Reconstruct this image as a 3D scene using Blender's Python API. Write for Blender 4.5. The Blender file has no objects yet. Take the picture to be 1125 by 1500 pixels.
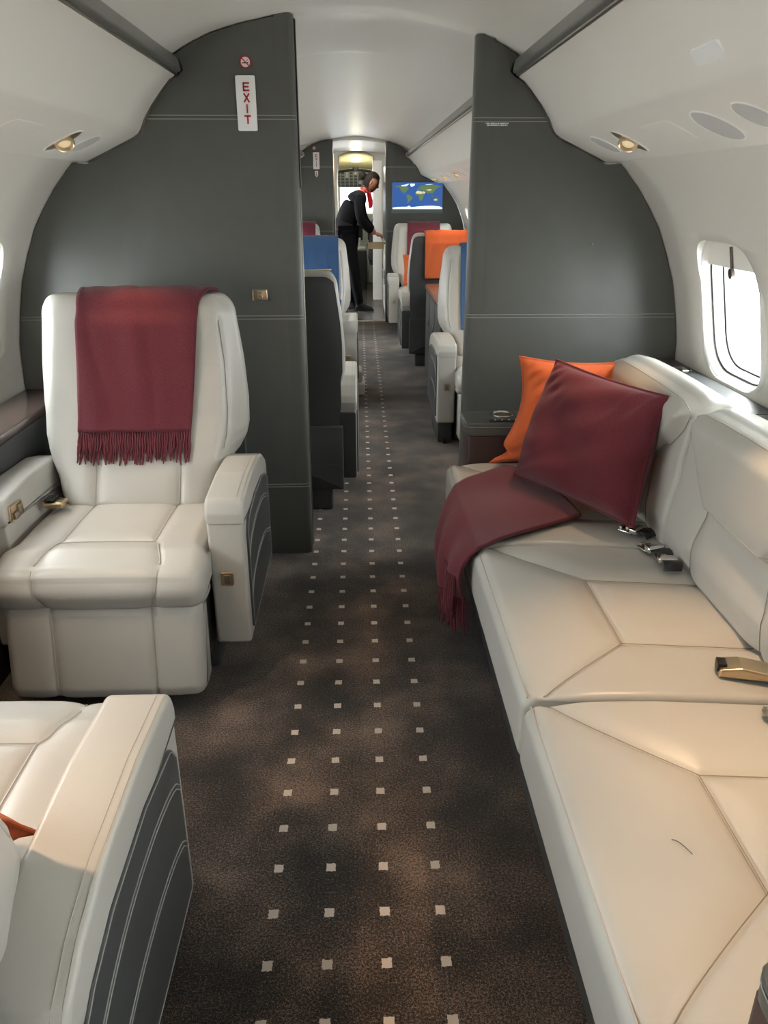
import bpy, bmesh, math, random
import numpy as np
from mathutils.bvhtree import BVHTree
from mathutils import Vector, Matrix
from math import sin, cos, pi, radians, sqrt, exp
random.seed(7); np.random.seed(7)
S = bpy.context.scene
COL = S.collection
X0 = 0.01                                   # cabin centreline

# ------------------------------------------------------------------ camera, world, lights, exposure
cam = bpy.data.cameras.new('camera'); camo = bpy.data.objects.new('camera', cam); COL.objects.link(camo)
cam.sensor_fit = 'VERTICAL'; cam.sensor_height = 36.0
cam.lens = 36.0 * 1142.0 / 1500.0
cam.clip_start = 0.02; cam.clip_end = 200
camo.location = (0.04, 0, 1.35)
camo.rotation_euler = (radians(90 - 22.25), 0, radians(-1.74))
S.camera = camo
S.view_settings.view_transform = 'Standard'; S.view_settings.look = 'None'
S.view_settings.gamma = 1.0; S.view_settings.use_curve_mapping = False
S.view_settings.exposure = 0.09

W = bpy.data.worlds.new('world'); S.world = W; W.use_nodes = True
bg = W.node_tree.nodes['Background']; bg.inputs[0].default_value = (0.93, 0.97, 1.0, 1); bg.inputs[1].default_value = 24.0
S.cycles.max_bounces = 8; S.cycles.diffuse_bounces = 6; S.cycles.glossy_bounces = 4
S.cycles.transparent_max_bounces = 8; S.cycles.caustics_reflective = False; S.cycles.caustics_refractive = False
S.cycles.sample_clamp_indirect = 6.0

WIN_Y = [-2.40, -1.60, -0.80, 0.0, 0.80, 1.60, 2.41, 3.30, 4.15, 5.0, 5.85, 6.7, 7.45, 8.22]
WOFF = {-1: .075, 1: 0.0}; WIN_Z = 1.005; WIN_TILT = math.atan2(.045, .215)

def area(name, loc, rot, sx, sy, power, color, portal=False):
    l = bpy.data.lights.new(name, 'AREA'); l.shape = 'RECTANGLE'; l.size = sx; l.size_y = sy
    l.energy = power; l.color = color
    if portal: l.cycles.is_portal = True
    o = bpy.data.objects.new(name, l); COL.objects.link(o); o.location = loc; o.rotation_euler = rot
    return o
for y in WIN_Y:
    for s in (-1, 1):
        area('window_portal', (X0 + s * 1.325, y + WOFF[s], WIN_Z + .02), (0, s * (pi / 2), 0), .46, .40, 1, (1, 1, 1), True)
area('vestibule_light', (X0, 9.55, 1.845), (0, 0, 0), .12, .5, 8, (1, .95, .86))

# ------------------------------------------------------------------ materials
def new_mat(name):
    m = bpy.data.materials.new(name); m.use_nodes = True
    nt = m.node_tree; b = nt.nodes['Principled BSDF']
    return m, nt, b
def srgb(r, g, b):
    f = lambda c: (c / 255 / 12.92) if c / 255 <= .04045 else ((c / 255 + .055) / 1.055) ** 2.4
    return (f(r), f(g), f(b), 1)
def mat(name, col, rough=.5, metal=0, noise=0, nscale=60, bump=0, bscale=400, sheen=0, spec=.5, emit=None, estr=0, coat=0):
    m, nt, b = new_mat(name)
    c = srgb(*col); b.inputs['Base Color'].default_value = c
    b.inputs['Roughness'].default_value = rough; b.inputs['Metallic'].default_value = metal
    b.inputs['Specular IOR Level'].default_value = spec
    if sheen: b.inputs['Sheen Weight'].default_value = sheen; b.inputs['Sheen Roughness'].default_value = .4
    if coat: b.inputs['Coat Weight'].default_value = coat; b.inputs['Coat Roughness'].default_value = .1
    g = nt.nodes.new('ShaderNodeNewGeometry')
    if noise:
        n = nt.nodes.new('ShaderNodeTexNoise'); n.inputs['Scale'].default_value = nscale; n.inputs['Detail'].default_value = 4
        nt.links.new(g.outputs['Position'], n.inputs['Vector'])
        mx = nt.nodes.new('ShaderNodeMix'); mx.data_type = 'RGBA'
        mx.inputs[6].default_value = tuple(x * (1 - noise) for x in c[:3]) + (1,)
        mx.inputs[7].default_value = tuple(min(1, x * (1 + noise)) for x in c[:3]) + (1,)
        nt.links.new(n.outputs['Fac'], mx.inputs[0]); nt.links.new(mx.outputs[2], b.inputs['Base Color'])
    if bump:
        n2 = nt.nodes.new('ShaderNodeTexNoise'); n2.inputs['Scale'].default_value = bscale; n2.inputs['Detail'].default_value = 3
        nt.links.new(g.outputs['Position'], n2.inputs['Vector'])
        bp = nt.nodes.new('ShaderNodeBump'); bp.inputs['Strength'].default_value = bump; bp.inputs['Distance'].default_value = .002
        nt.links.new(n2.outputs['Fac'], bp.inputs['Height']); nt.links.new(bp.outputs['Normal'], b.inputs['Normal'])
    if emit:
        b.inputs['Emission Color'].default_value = srgb(*emit); b.inputs['Emission Strength'].default_value = estr
    return m
M = {}
M['cream'] = mat('cream_leather', (183, 180, 174), .34, noise=.04, nscale=9, bump=.12, bscale=500)
M['cream_seam'] = mat('cream_piping', (176, 168, 158), .5)
M['seam'] = mat('seam_shadow_thread', (136, 126, 115), .7)
M['thread'] = mat('stitch_thread', (206, 204, 198), .6)
M['greythread'] = mat('grey_thread', (150, 152, 148), .6)
M['dark'] = mat('charcoal_leather', (85, 86, 83), .42, noise=.08, nscale=14, bump=.12, bscale=600, spec=.4)
M['darkseat'] = mat('charcoal_seat_leather', (70, 72, 73), .42, noise=.06, nscale=14, bump=.12, bscale=600, spec=.4)
M['black'] = mat('black_plastic', (22, 22, 24), .35)
M['plastic'] = mat('offwhite_panel', (230, 226, 218), .42, noise=.02, nscale=4)
M['ceil'] = mat('offwhite_ceiling', (238, 234, 226), .33, noise=.02, nscale=3)
M['white'] = mat('white_plastic', (236, 234, 229), .35)
M['oval'] = mat('grey_mesh_cover', (196, 194, 192), .6, bump=.4, bscale=1500)
M['liner'] = mat('grey_window_liner', (150, 154, 152), .5)
M['rail'] = mat('grey_padded_rail', (104, 104, 100), .32, noise=.05, nscale=30)
M['brass'] = mat('champagne_metal', (214, 192, 158), .28, metal=1)
M['satin'] = mat('satin_metal', (176, 170, 158), .28, metal=1)
M['chrome'] = mat('bright_metal', (226, 224, 220), .12, metal=1)
M['maroon'] = mat('maroon_wool', (98, 45, 55), .9, noise=.55, nscale=300, bump=.8, bscale=700, sheen=.25, spec=.15)
M['plum'] = mat('plum_wool', (98, 43, 51), .9, noise=.5, nscale=340, bump=.7, bscale=800, sheen=.2, spec=.15)
M['orange'] = mat('orange_wool', (206, 103, 62), .9, noise=.22, nscale=340, bump=.6, bscale=800, sheen=.15, spec=.15)
M['blue'] = mat('blue_wool', (66, 96, 138), .9, noise=.14, nscale=400, bump=.6, bscale=800, sheen=.2, spec=.15)
M['wood'] = mat('dark_walnut', (74, 60, 56), .22, noise=.2, nscale=16, coat=.4)
M['maroonpanel'] = mat('dark_mahogany', (64, 46, 46), .4, noise=.15, nscale=20)
M['redwood'] = mat('red_brown_veneer', (128, 86, 72), .4, noise=.1, nscale=12, coat=.15)
M['navy'] = mat('navy_suit', (11, 12, 17), .85, noise=.1, nscale=90, spec=.2)
M['skin'] = mat('skin', (172, 120, 94), .5)
M['hair'] = mat('dark_hair', (24, 18, 15), .75, spec=.2)
M['red'] = mat('red_print', (176, 34, 50), .5)
M['scarf'] = mat('red_scarf', (176, 34, 44), .6)
M['sign'] = mat('white_sign', (240, 241, 241), .35)
M['screen_sea'] = mat('screen_ocean', (18, 40, 90), .3, emit=(48, 92, 160), estr=.9)
M['screen_land'] = mat('screen_land', (60, 80, 40), .3, emit=(92, 112, 72), estr=1.0)
M['screen_sand'] = mat('screen_sand', (150, 140, 110), .3, emit=(204, 200, 160), estr=1.0)
M['screen_ice'] = mat('screen_ice', (200, 210, 220), .3, emit=(214, 234, 244), estr=1.0)
M['bezel'] = mat('grey_green_bezel', (96, 108, 104), .3)
M['cockpit_lining'] = mat('yellow_cream_lining', (226, 218, 170), .6)
M['cockpit_switch'] = mat('cockpit_switch_grey', (112, 118, 120), .5)
M['cockpit_panel'] = mat('cockpit_grey', (204, 208, 208), .5)
M['cockpit_dark'] = mat('cockpit_dark', (40, 44, 48), .5)
M['dimlamp'] = mat('reading_lens', (255, 236, 200), .3, emit=(255, 226, 180), estr=.3)
M['lamp'] = mat('lamp_lens', (255, 244, 220), .3, emit=(255, 240, 212), estr=6.0)
M['galley'] = mat('galley_laminate', (214, 210, 202), .25)
M['drawer'] = mat('beige_drawer', (166, 148, 120), .4)
M['steel'] = mat('galley_steel', (190, 190, 190), .2, metal=1)
M['vinyl'] = mat('grey_vinyl', (92, 90, 88), .18, noise=.25, nscale=7)

def glass_mat(tc, nm):
    m = bpy.data.materials.new(nm); m.use_nodes = True; nt = m.node_tree; nt.nodes.clear()
    o = nt.nodes.new('ShaderNodeOutputMaterial'); t = nt.nodes.new('ShaderNodeBsdfTransparent'); g = nt.nodes.new('ShaderNodeBsdfGlossy')
    g.inputs['Roughness'].default_value = .03; t.inputs[0].default_value = tc
    x = nt.nodes.new('ShaderNodeMixShader'); x.inputs[0].default_value = .05
    nt.links.new(t.outputs[0], x.inputs[1]); nt.links.new(g.outputs[0], x.inputs[2])
    nt.links.new(x.outputs[0], o.inputs[0]); return m
M['glass'] = glass_mat((.96, .97, .95, 1), 'window_glass'); M['tint'] = glass_mat((.10, .105, .11, 1), 'daylight_cut_side_glass'); M['windscreen'] = glass_mat((.42, .43, .44, 1), 'tinted_windscreen')  # flight deck glass tints added to hold back daylight

def carpet_mat():
    m, nt, b = new_mat('patterned_carpet'); N = nt.nodes.new; L = nt.links.new
    g = N('ShaderNodeNewGeometry'); sep = N('ShaderNodeSeparateXYZ'); L(g.outputs['Position'], sep.inputs[0])
    def math_(op, a, b_=None):
        n = N('ShaderNodeMath'); n.operation = op
        for i, v in enumerate((a, b_)):
            if v is None: continue
            if isinstance(v, (int, float)): n.inputs[i].default_value = v
            else: L(v, n.inputs[i])
        return n.outputs[0]
    wob = N('ShaderNodeTexNoise'); wob.inputs['Scale'].default_value = 160; L(g.outputs['Position'], wob.inputs['Vector'])
    wv = math_('MULTIPLY', math_('SUBTRACT', wob.outputs['Fac'], .5), .006)
    def cell(coord, start, pitch, half):
        u = math_('DIVIDE', math_('SUBTRACT', coord, start), pitch)
        fr = math_('ABSOLUTE', math_('SUBTRACT', math_('FRACT', math_('ADD', u, .5)), .5))
        return math_('LESS_THAN', math_('ADD', math_('MULTIPLY', fr, pitch), wv), half)
    x = sep.outputs['X']; y = sep.outputs['Y']
    cx = cell(x, -.1485, .1128, .0098); cy = cell(y, 1.043, .1149, .0105)
    rng = math_('MULTIPLY', math_('GREATER_THAN', x, -.2), math_('LESS_THAN', x, .24))
    dot = math_('MULTIPLY', math_('MULTIPLY', cx, cy), rng)
    n1 = N('ShaderNodeTexNoise'); n1.inputs['Scale'].default_value = 210; n1.inputs['Detail'].default_value = 6; n1.inputs['Roughness'].default_value = .7
    n2 = N('ShaderNodeTexNoise'); n2.inputs['Scale'].default_value = 4.5; n2.inputs['Detail'].default_value = 3
    n3 = N('ShaderNodeTexNoise'); n3.inputs['Scale'].default_value = 620; n3.inputs['Detail'].default_value = 2
    for n in (n1, n2, n3): L(g.outputs['Position'], n.inputs['Vector'])
    r1 = N('ShaderNodeValToRGB'); r1.color_ramp.elements[0].position = .44; r1.color_ramp.elements[0].color = srgb(17, 13, 11)
    r1.color_ramp.elements[1].position = .60; r1.color_ramp.elements[1].color = srgb(142, 120, 106)
    e = r1.color_ramp.elements.new(.5); e.color = srgb(45, 37, 33)
    mixn = math_('ADD', math_('MULTIPLY', n1.outputs['Fac'], .55), math_('MULTIPLY', n3.outputs['Fac'], .45))
    mixn = math_('ADD', mixn, math_('MULTIPLY', math_('SUBTRACT', n2.outputs['Fac'], .5), .30))
    L(mixn, r1.inputs[0])
    mx = N('ShaderNodeMix'); mx.data_type = 'RGBA'; L(dot, mx.inputs[0]); L(r1.outputs[0], mx.inputs[6])
    mx.inputs[7].default_value = srgb(206, 194, 184); L(mx.outputs[2], b.inputs['Base Color'])
    b.inputs['Roughness'].default_value = .85; b.inputs['Specular IOR Level'].default_value = .2
    b.inputs['Sheen Weight'].default_value = .25; b.inputs['Sheen Roughness'].default_value = .5
    bp = N('ShaderNodeBump'); bp.inputs['Strength'].default_value = .8; bp.inputs['Distance'].default_value = .004
    L(mixn, bp.inputs['Height']); L(bp.outputs['Normal'], b.inputs['Normal'])
    return m
M['carpet'] = carpet_mat()

# ------------------------------------------------------------------ mesh helpers
def link(name, me, material, parent=None):
    o = bpy.data.objects.new(name, me); COL.objects.link(o)
    if material and not me.materials:
        me.materials.append(M[material] if isinstance(material, str) else material)
        if 'seam' in me: me.materials.append(M['seam'])
    if parent: o.parent = parent
    return o
def mesh(name, V, F, smooth=True, angle=40):
    me = bpy.data.meshes.new(name); me.from_pydata([tuple(map(float, v)) for v in V], [], [tuple(map(int, f)) for f in F])
    bm = bmesh.new(); bm.from_mesh(me); bmesh.ops.recalc_face_normals(bm, faces=bm.faces)
    if smooth:
        lim = radians(angle)
        for f in bm.faces: f.smooth = True
        for e in bm.edges:
            if len(e.link_faces) == 2 and e.calc_face_angle(0) > lim: e.smooth = False
    bm.to_mesh(me); bm.free(); me.update(); return me
def join(*parts):
    V, F = [], []
    for v, f in parts:
        n = len(V); V.extend(list(map(tuple, v))); F.extend([tuple(i + n for i in q) for q in f])
    return V, F
def tag(o, label, cat, group=None):
    o['label'] = label; o['category'] = cat
    if group: o['group'] = group
    return o
def empty(name, loc, label, cat, group=None):
    o = bpy.data.objects.new(name, None); COL.objects.link(o); o.location = loc; o.empty_display_size = .05
    return tag(o, label, cat, group)
def struct(o): o['kind'] = 'structure'; return o

def rpoly(P, r, n=5):
    """fillet the corners of a closed polygon; r may be a list"""
    P = [Vector(p) for p in P]; out = []
    for i, p in enumerate(P):
        a = P[i - 1]; c = P[(i + 1) % len(P)]; rr = r[i] if isinstance(r, (list, tuple)) else r
        if rr <= 0: out.append(p); continue
        d1 = (a - p); d2 = (c - p); l1, l2 = d1.length, d2.length; d1.normalize(); d2.normalize()
        ang = d1.angle(d2); t = min(rr / math.tan(ang / 2), l1 * .48, l2 * .48)
        for k in range(n + 1):
            u = k / n; q = (p + d1 * t) * (1 - u) ** 2 + p * (2 * u * (1 - u)) + (p + d2 * t) * u ** 2; out.append(q)
    return [(v.x, v.y) for v in out]
def densify(P, step):
    out = []
    for i, p in enumerate(P):
        q = P[(i + 1) % len(P)]; d = math.dist(p, q); n = max(1, int(math.ceil(d / step)))
        for k in range(n): out.append((p[0] + (q[0] - p[0]) * k / n, p[1] + (q[1] - p[1]) * k / n))
    return out
def offset(P, d):
    """move a closed polygon inwards by d"""
    A = np.array(P); nx = np.roll(A, -1, 0); pv = np.roll(A, 1, 0)
    area2 = np.sum(A[:, 0] * nx[:, 1] - nx[:, 0] * A[:, 1]); s = 1 if area2 > 0 else -1
    def nrm(a, b):
        t = b - a; l = np.linalg.norm(t, axis=1, keepdims=True); l[l < 1e-9] = 1; t = t / l
        return np.stack([-t[:, 1], t[:, 0]], 1) * s
    n = nrm(pv, A) + nrm(A, nx); l = np.linalg.norm(n, axis=1, keepdims=True); l[l < 1e-6] = 1; n /= l
    return A + n * d
def ringloft(rings, closed=True, cap=True):
    V = [tuple(p) for r in rings for p in r]; n = len(rings[0]); F = []
    for i in range(len(rings) - 1):
        for j in range(n if closed else n - 1):
            k = (j + 1) % n; F.append((i * n + j, i * n + k, (i + 1) * n + k, (i + 1) * n + j))
    if cap and closed:
        F.append(tuple(range(n - 1, -1, -1))); F.append(tuple((len(rings) - 1) * n + j for j in range(n)))
    return V, F
AX = {'x': lambda t, a, b: (t, a, b), 'y': lambda t, a, b: (a, t, b), 'z': lambda t, a, b: (a, b, t)}
def extr(P, axis, a, b, r=.006, step=None, n=4):
    """extrude a closed 2D polygon along an axis with rounded ends"""
    if step: P = densify(P, step)
    st = []; r = min(r, (b - a) * .49)
    if r > 0:
        for k in range(n + 1): t = k / n * pi / 2; st.append((a + r * (1 - cos(t - 0) if False else 1 - sin(t)), r * (1 - cos(t)) ) if False else (a + r * (1 - sin(t)), r * (1 - cos(t))))
        st = st[::-1]; st = [(a + r * (1 - cos(t)), r * (1 - sin(t))) for t in [k / n * pi / 2 for k in range(n + 1)]]
    else: st = [(a, 0)]
    en = [(a + b - t, d) for t, d in st[::-1]]
    mid = []
    if step:
        m = int((en[0][0] - st[-1][0]) / step)
        mid = [(st[-1][0] + (en[0][0] - st[-1][0]) * k / m, 0) for k in range(1, m)] if m > 1 else []
    f = AX[axis]; rings = []
    for t, d in st + mid + en:
        Q = offset(P, d) if d > 1e-9 else P
        rings.append([f(t, p[0], p[1]) for p in Q])
    return ringloft(rings)
def rrect(x0, x1, y0, y1, r, n=4): return rpoly([(x0, y0), (x1, y0), (x1, y1), (x0, y1)], r, n)
def rbox(x0, x1, y0, y1, z0, z1, r=.006, rz=None, axis='z', n=4):
    if axis == 'z': return extr(rrect(x0, x1, y0, y1, rz if rz is not None else r, n), 'z', z0, z1, r)
    if axis == 'x': return extr(rrect(y0, y1, z0, z1, rz if rz is not None else r, n), 'x', x0, x1, r)
    return extr(rrect(x0, x1, z0, z1, rz if rz is not None else r, n), 'y', y0, y1, r)
def tube(P, r, n=8, closed=False, taper=None):
    P = [Vector(p) for p in P]; rings = []; m = len(P); prev = None
    for i, p in enumerate(P):
        t = (P[(i + 1) % m] - P[i - 1]) if closed else (P[min(i + 1, m - 1)] - P[max(i - 1, 0)])
        t.normalize()
        if prev is None: u = t.orthogonal().normalized()
        else:
            u = prev - t * prev.dot(t)
            u = u.normalized() if u.length > 1e-6 else t.orthogonal().normalized()
        prev = u; v = t.cross(u); rr = r if taper is None else r * taper[i]
        rings.append([p + u * (rr * cos(2 * pi * k / n)) + v * (rr * sin(2 * pi * k / n)) for k in range(n)])
    if closed: rings.append(rings[0]); return ringloft(rings, True, False)
    return ringloft(rings)
def lathe(prof, c, axis=(0, 0, 1), n=32, closed=False):
    a = Vector(axis).normalized(); u = a.orthogonal().normalized(); v = a.cross(u); c = Vector(c); rings = []
    for r, h in prof: rings.append([c + a * h + u * (r * cos(2 * pi * k / n)) + v * (r * sin(2 * pi * k / n)) for k in range(n)])
    return ringloft(rings, True, not closed)
def grid(fn, nu, nv):
    V = [fn(i / nu, j / nv) for i in range(nu + 1) for j in range(nv + 1)]
    F = [(i * (nv + 1) + j, (i + 1) * (nv + 1) + j, (i + 1) * (nv + 1) + j + 1, i * (nv + 1) + j + 1) for i in range(nu) for j in range(nv)]
    return V, F
def seg_dist(P, segs):
    D = np.full(len(P), 9.0)
    for a, b in segs:
        a = np.array(a, float); b = np.array(b, float); ab = b - a; L = ab @ ab
        t = np.clip(((P - a) @ ab) / max(L, 1e-12), 0, 1); D = np.minimum(D, np.linalg.norm(P - (a + t[:, None] * ab), axis=1))
    return D
def chain(*pts): return [(pts[i], pts[i + 1]) for i in range(len(pts) - 1)]
def carve(me, segs, depth=.005, w=.006, soft=.35, softw=3.5, line=.0008):
    """press stitched seams into a padded mesh along its normals and lay the seam thread in them"""
    tree = BVHTree.FromPolygons([v.co.copy() for v in me.vertices], [tuple(p.vertices) for p in me.polygons])
    snap = [(tree.find_nearest(Vector(a))[0], tree.find_nearest(Vector(b))[0]) for a, b in segs]
    segs = [(tuple(a), tuple(b)) for a, b in snap]
    tree0 = tree
    n = len(me.vertices); P = np.empty(n * 3); me.vertices.foreach_get('co', P); P = P.reshape(-1, 3)
    N = np.empty(n * 3); me.vertex_normals.foreach_get('vector', N); N = N.reshape(-1, 3)
    d = seg_dist(P, segs); k = depth * ((1 - soft) * np.exp(-(d / w) ** 2) + soft * np.exp(-(d / (w * softw)) ** 2))
    P = P - N * k[:, None]; me.vertices.foreach_set('co', P.ravel()); me.update()
    if line:
        # one tube per run of connected segments, sunk just below the pressed surface
        runs = []
        for a, b in snap:
            m = 4; q = [a.lerp(b, t / m) for t in range(m + 1)]
            if runs and (runs[-1][-1] - a).length < 1e-5: runs[-1] += q[1:]
            else: runs.append(q)
        sink = lambda p: (lambda h: h[0] - h[1] * (depth * .66))(tree0.find_nearest(p))
        parts = [tube([sink(p) for p in r_], line, 5) for r_ in runs if len(r_) > 2]
        V, F = join(*parts); bm = bmesh.new(); bm.from_mesh(me); vs = [bm.verts.new(v) for v in V]
        for f in F:
            try: nf = bm.faces.new([vs[i] for i in f]); nf.smooth = True; nf.material_index = 1
            except ValueError: pass
        bm.to_mesh(me); bm.free(); me.update(); me['seam'] = 1
    return me
def smoothstep(a, b, x): t = min(1, max(0, (x - a) / (b - a))); return t * t * (3 - 2 * t)
def solid(o, t, off=1.0):
    s = o.modifiers.new('thickness', 'SOLIDIFY'); s.thickness = t; s.offset = off; return o

# ------------------------------------------------------------------ cabin shell
Y_BACK, Y_P1, Y_P1B, Y_P2, Y_P2B, Y_DOOR = -2.9, 2.87, 2.93, 8.95, 9.03, 11.30
CEIL = [(0, 1.893), (.09, 1.890), (.18, 1.880), (.26, 1.867), (.34, 1.851), (.43, 1.826), (.50, 1.797), (.56, 1.765), (.62, 1.728)]
BIN = [(.555, 1.700), (.575, 1.688), (.600, 1.662), (.640, 1.615), (.668, 1.575), (.682, 1.545), (.692, 1.532), (.710, 1.520), (.870, 1.447), (.880, 1.446), (.93, 1.449)]
WALL = [(.885, 1.475), (.915, 1.450), (.955, 1.410), (.995, 1.365), (1.040, 1.303), (1.080, 1.240), (1.120, 1.152), (1.155, 1.060), (1.180, .955), (1.200, .845), (1.208, .70), (1.200, .55), (1.165, .35), (1.10, .10), (1.06, -.03)]

def strip(points, y0, y1, s, step=.4):
    n = max(1, int((y1 - y0) / step)); rings = [[(X0 + s * a, y0 + (y1 - y0) * k / n, b) for a, b in points] for k in range(n + 1)]
    return ringloft(rings, False, False)
# floor
v, f = grid(lambda u, t: (-1.3 + 2.6 * u, Y_BACK + (Y_P2B + .02 - Y_BACK) * t, 0), 2, 20)
o = struct(link('floor', mesh('floor', v, f), 'carpet')); solid(o, .03, -1)
v, f = rbox(-1.3, 1.3, Y_P2B + .02, 13.3, -.03, .0, 0)
struct(link('floor_entry', mesh('floor_entry', v, f), 'vinyl'))
v, f = rbox(-.235, .34, Y_P2 + .055, Y_P2B + .05, .0005, .006, .002)
struct(link('trim_1', mesh('door_sill', v, f), 'satin'))
# ceiling, with a shallow cross rib just past the partition
CEX = CEIL + [(.72, 1.672), (.82, 1.592), (.90, 1.505), (.952, 1.425)]       # carries on behind the bins to the side walls
pts = [(-a, b) for a, b in CEX[:0:-1]] + CEX
ys = sorted(set([Y_BACK + .4 * k for k in range(36)] + [2.80, 2.84, 2.87, 2.90, 2.94, 2.98] + [3.35 + .03 * k for k in range(16)] + [Y_P2B]))
ys = [y for y in ys if y <= Y_P2B]
def rib(y): return -.010 * exp(-((y - 2.92) / .035) ** 2) - .014 * smoothstep(3.0, 3.62, y) * (1 - smoothstep(3.62, 3.72, y))
V, F = ringloft([[(X0 + a, y, b + rib(y)) for a, b in pts] for y in ys], False, False)
o = struct(link('ceiling', mesh('ceiling', V, F), 'ceil')); solid(o, .02, 1)
v, f = rbox(-1.3, 1.3, Y_BACK - .05, Y_BACK, -.03, 2.0, 0)
struct(link('wall_rear', mesh('wall_rear', v, f), 'plastic'))

def window_basis(s):
    n = Vector((s * cos(WIN_TILT), 0, sin(WIN_TILT))); up = Vector((-s * sin(WIN_TILT), 0, cos(WIN_TILT))); return n, up
def wall_x(z):
    for (a, b), (c, d) in zip(WALL, WALL[1:]):
        if b >= z >= d: return a + (c - a) * (b - z) / (b - d)
    return 1.2
def win_shape(hw, hh, k=.62, n=12):
    return rpoly([(-hw, -hh), (hw, -hh), (hw, hh), (-hw, hh)], [min(hw, hh) * k] * 4, n)
for s, side in ((-1, 'left'), (1, 'right')):
    n = 60; seg = []
    for (a, b), (c, d) in zip(WALL, WALL[1:]): seg += [(a + (c - a) * t, b + (d - b) * t) for t in (0, .5)]
    seg.append(WALL[-1])
    V, F = strip(seg, Y_BACK, Y_P2B, s, .2)
    me = mesh('wall', V, F); tmp = link('wall_tmp', me, 'plastic'); m = tmp.modifiers.new('t', 'SOLIDIFY'); m.thickness = .02
    m.offset = 1 if s < 0 else 1
    nn, up = window_basis(s); V, F = [], []
    for y in WIN_Y:
        c = Vector((X0 + s * wall_x(WIN_Z), y + WOFF[s], WIN_Z)); sh = win_shape(.200, .222)
        rings = [[c + nn * d + Vector((0, 1, 0)) * q[0] + up * q[1] for q in sh] for d in (-.08, .12)]
        V, F = join((V, F), ringloft(rings))
    cut = link('cut_tmp', mesh('cut', V, F, False), 'plastic')
    bo = tmp.modifiers.new('b', 'BOOLEAN'); bo.object = cut; bo.solver = 'EXACT'; bo.operation = 'DIFFERENCE'
    dg = bpy.context.evaluated_depsgraph_get(); dg.update()
    me2 = bpy.data.meshes.new_from_object(tmp.evaluated_get(dg)); me2.name = 'wall_' + side
    bpy.data.objects.remove(tmp); bpy.data.objects.remove(cut)
    struct(link('wall_' + side, me2, 'plastic'))

# windows: moulded reveal, glass, lowered edge of the shade with its latch
wproto = {}
for s in (-1, 1):
    nn, up = window_basis(s); e = Vector((0, 1, 0)); z3 = Vector((0, 0, 0))
    def ringat(hw, hh, d): return [nn * d + e * q[0] + up * q[1] for q in win_shape(hw, hh)]
    V, F = ringloft([ringat(*a) for a in ((.226, .248, .004), (.222, .244, -.004), (.212, .234, -.009), (.200, .222, -.006), (.193, .215, .004), (.187, .209, .03), (.180, .202, .056))], True, False)
    V2, F2 = ringloft([ringat(*a) for a in ((.176, .198, .060), (.166, .186, .085), (.160, .180, .126), (.21, .24, .126), (.212, .24, .02))], True, False)
    fr = mesh('window_frame', V, F); inn = mesh('window_liner', V2, F2)
    gk = mesh('window_gasket', *tube(ringat(.186, .208, .024), .003, 6, True))
    V, F = ringloft([ringat(.168, .188, .112), ringat(.168, .188, .115)]); gl = mesh('window_glass', V, F)
    # shade: only its lower hem shows at the top of the opening
    sh = [q for q in win_shape(.189, .211) if q[1] > .135]; sh.sort(key=lambda q: q[0])
    sh = [(sh[0][0], .135)] + sh + [(sh[-1][0], .135)]
    V, F = ringloft([[nn * d + e * q[0] + up * q[1] for q in sh] for d in (.012, .016)]); sd = mesh('window_shade', V, F)
    pp = [nn * .008 + up * h for h in (.200, .18, .16, .135)]
    V, F = join(tube(pp, .0045, 6), ringloft([[nn * d + up * .122 + e * (.013 * cos(t * pi / 8)) + up * (.016 * sin(t * pi / 8)) for t in range(16)] for d in (.001, .011)]))
    la = mesh('shade_latch', V, F); wproto[s] = (fr, inn, gk, gl, sd, la)
wi = 0
for s in (-1, 1):
    for y in WIN_Y:
        wi += 1; r = bpy.data.objects.new('window_%d' % wi, None); COL.objects.link(r); r['kind'] = 'structure'
        r.location = (X0 + s * wall_x(WIN_Z), y + WOFF[s], WIN_Z); r.empty_display_size = .05
        for nm, me, m in zip(('window_frame', 'window_liner', 'window_gasket', 'window_glass', 'window_shade', 'shade_latch'), wproto[s], ('white', 'liner', 'black', 'glass', 'plastic', 'wood')):
            link(nm, me, m, r)

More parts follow.
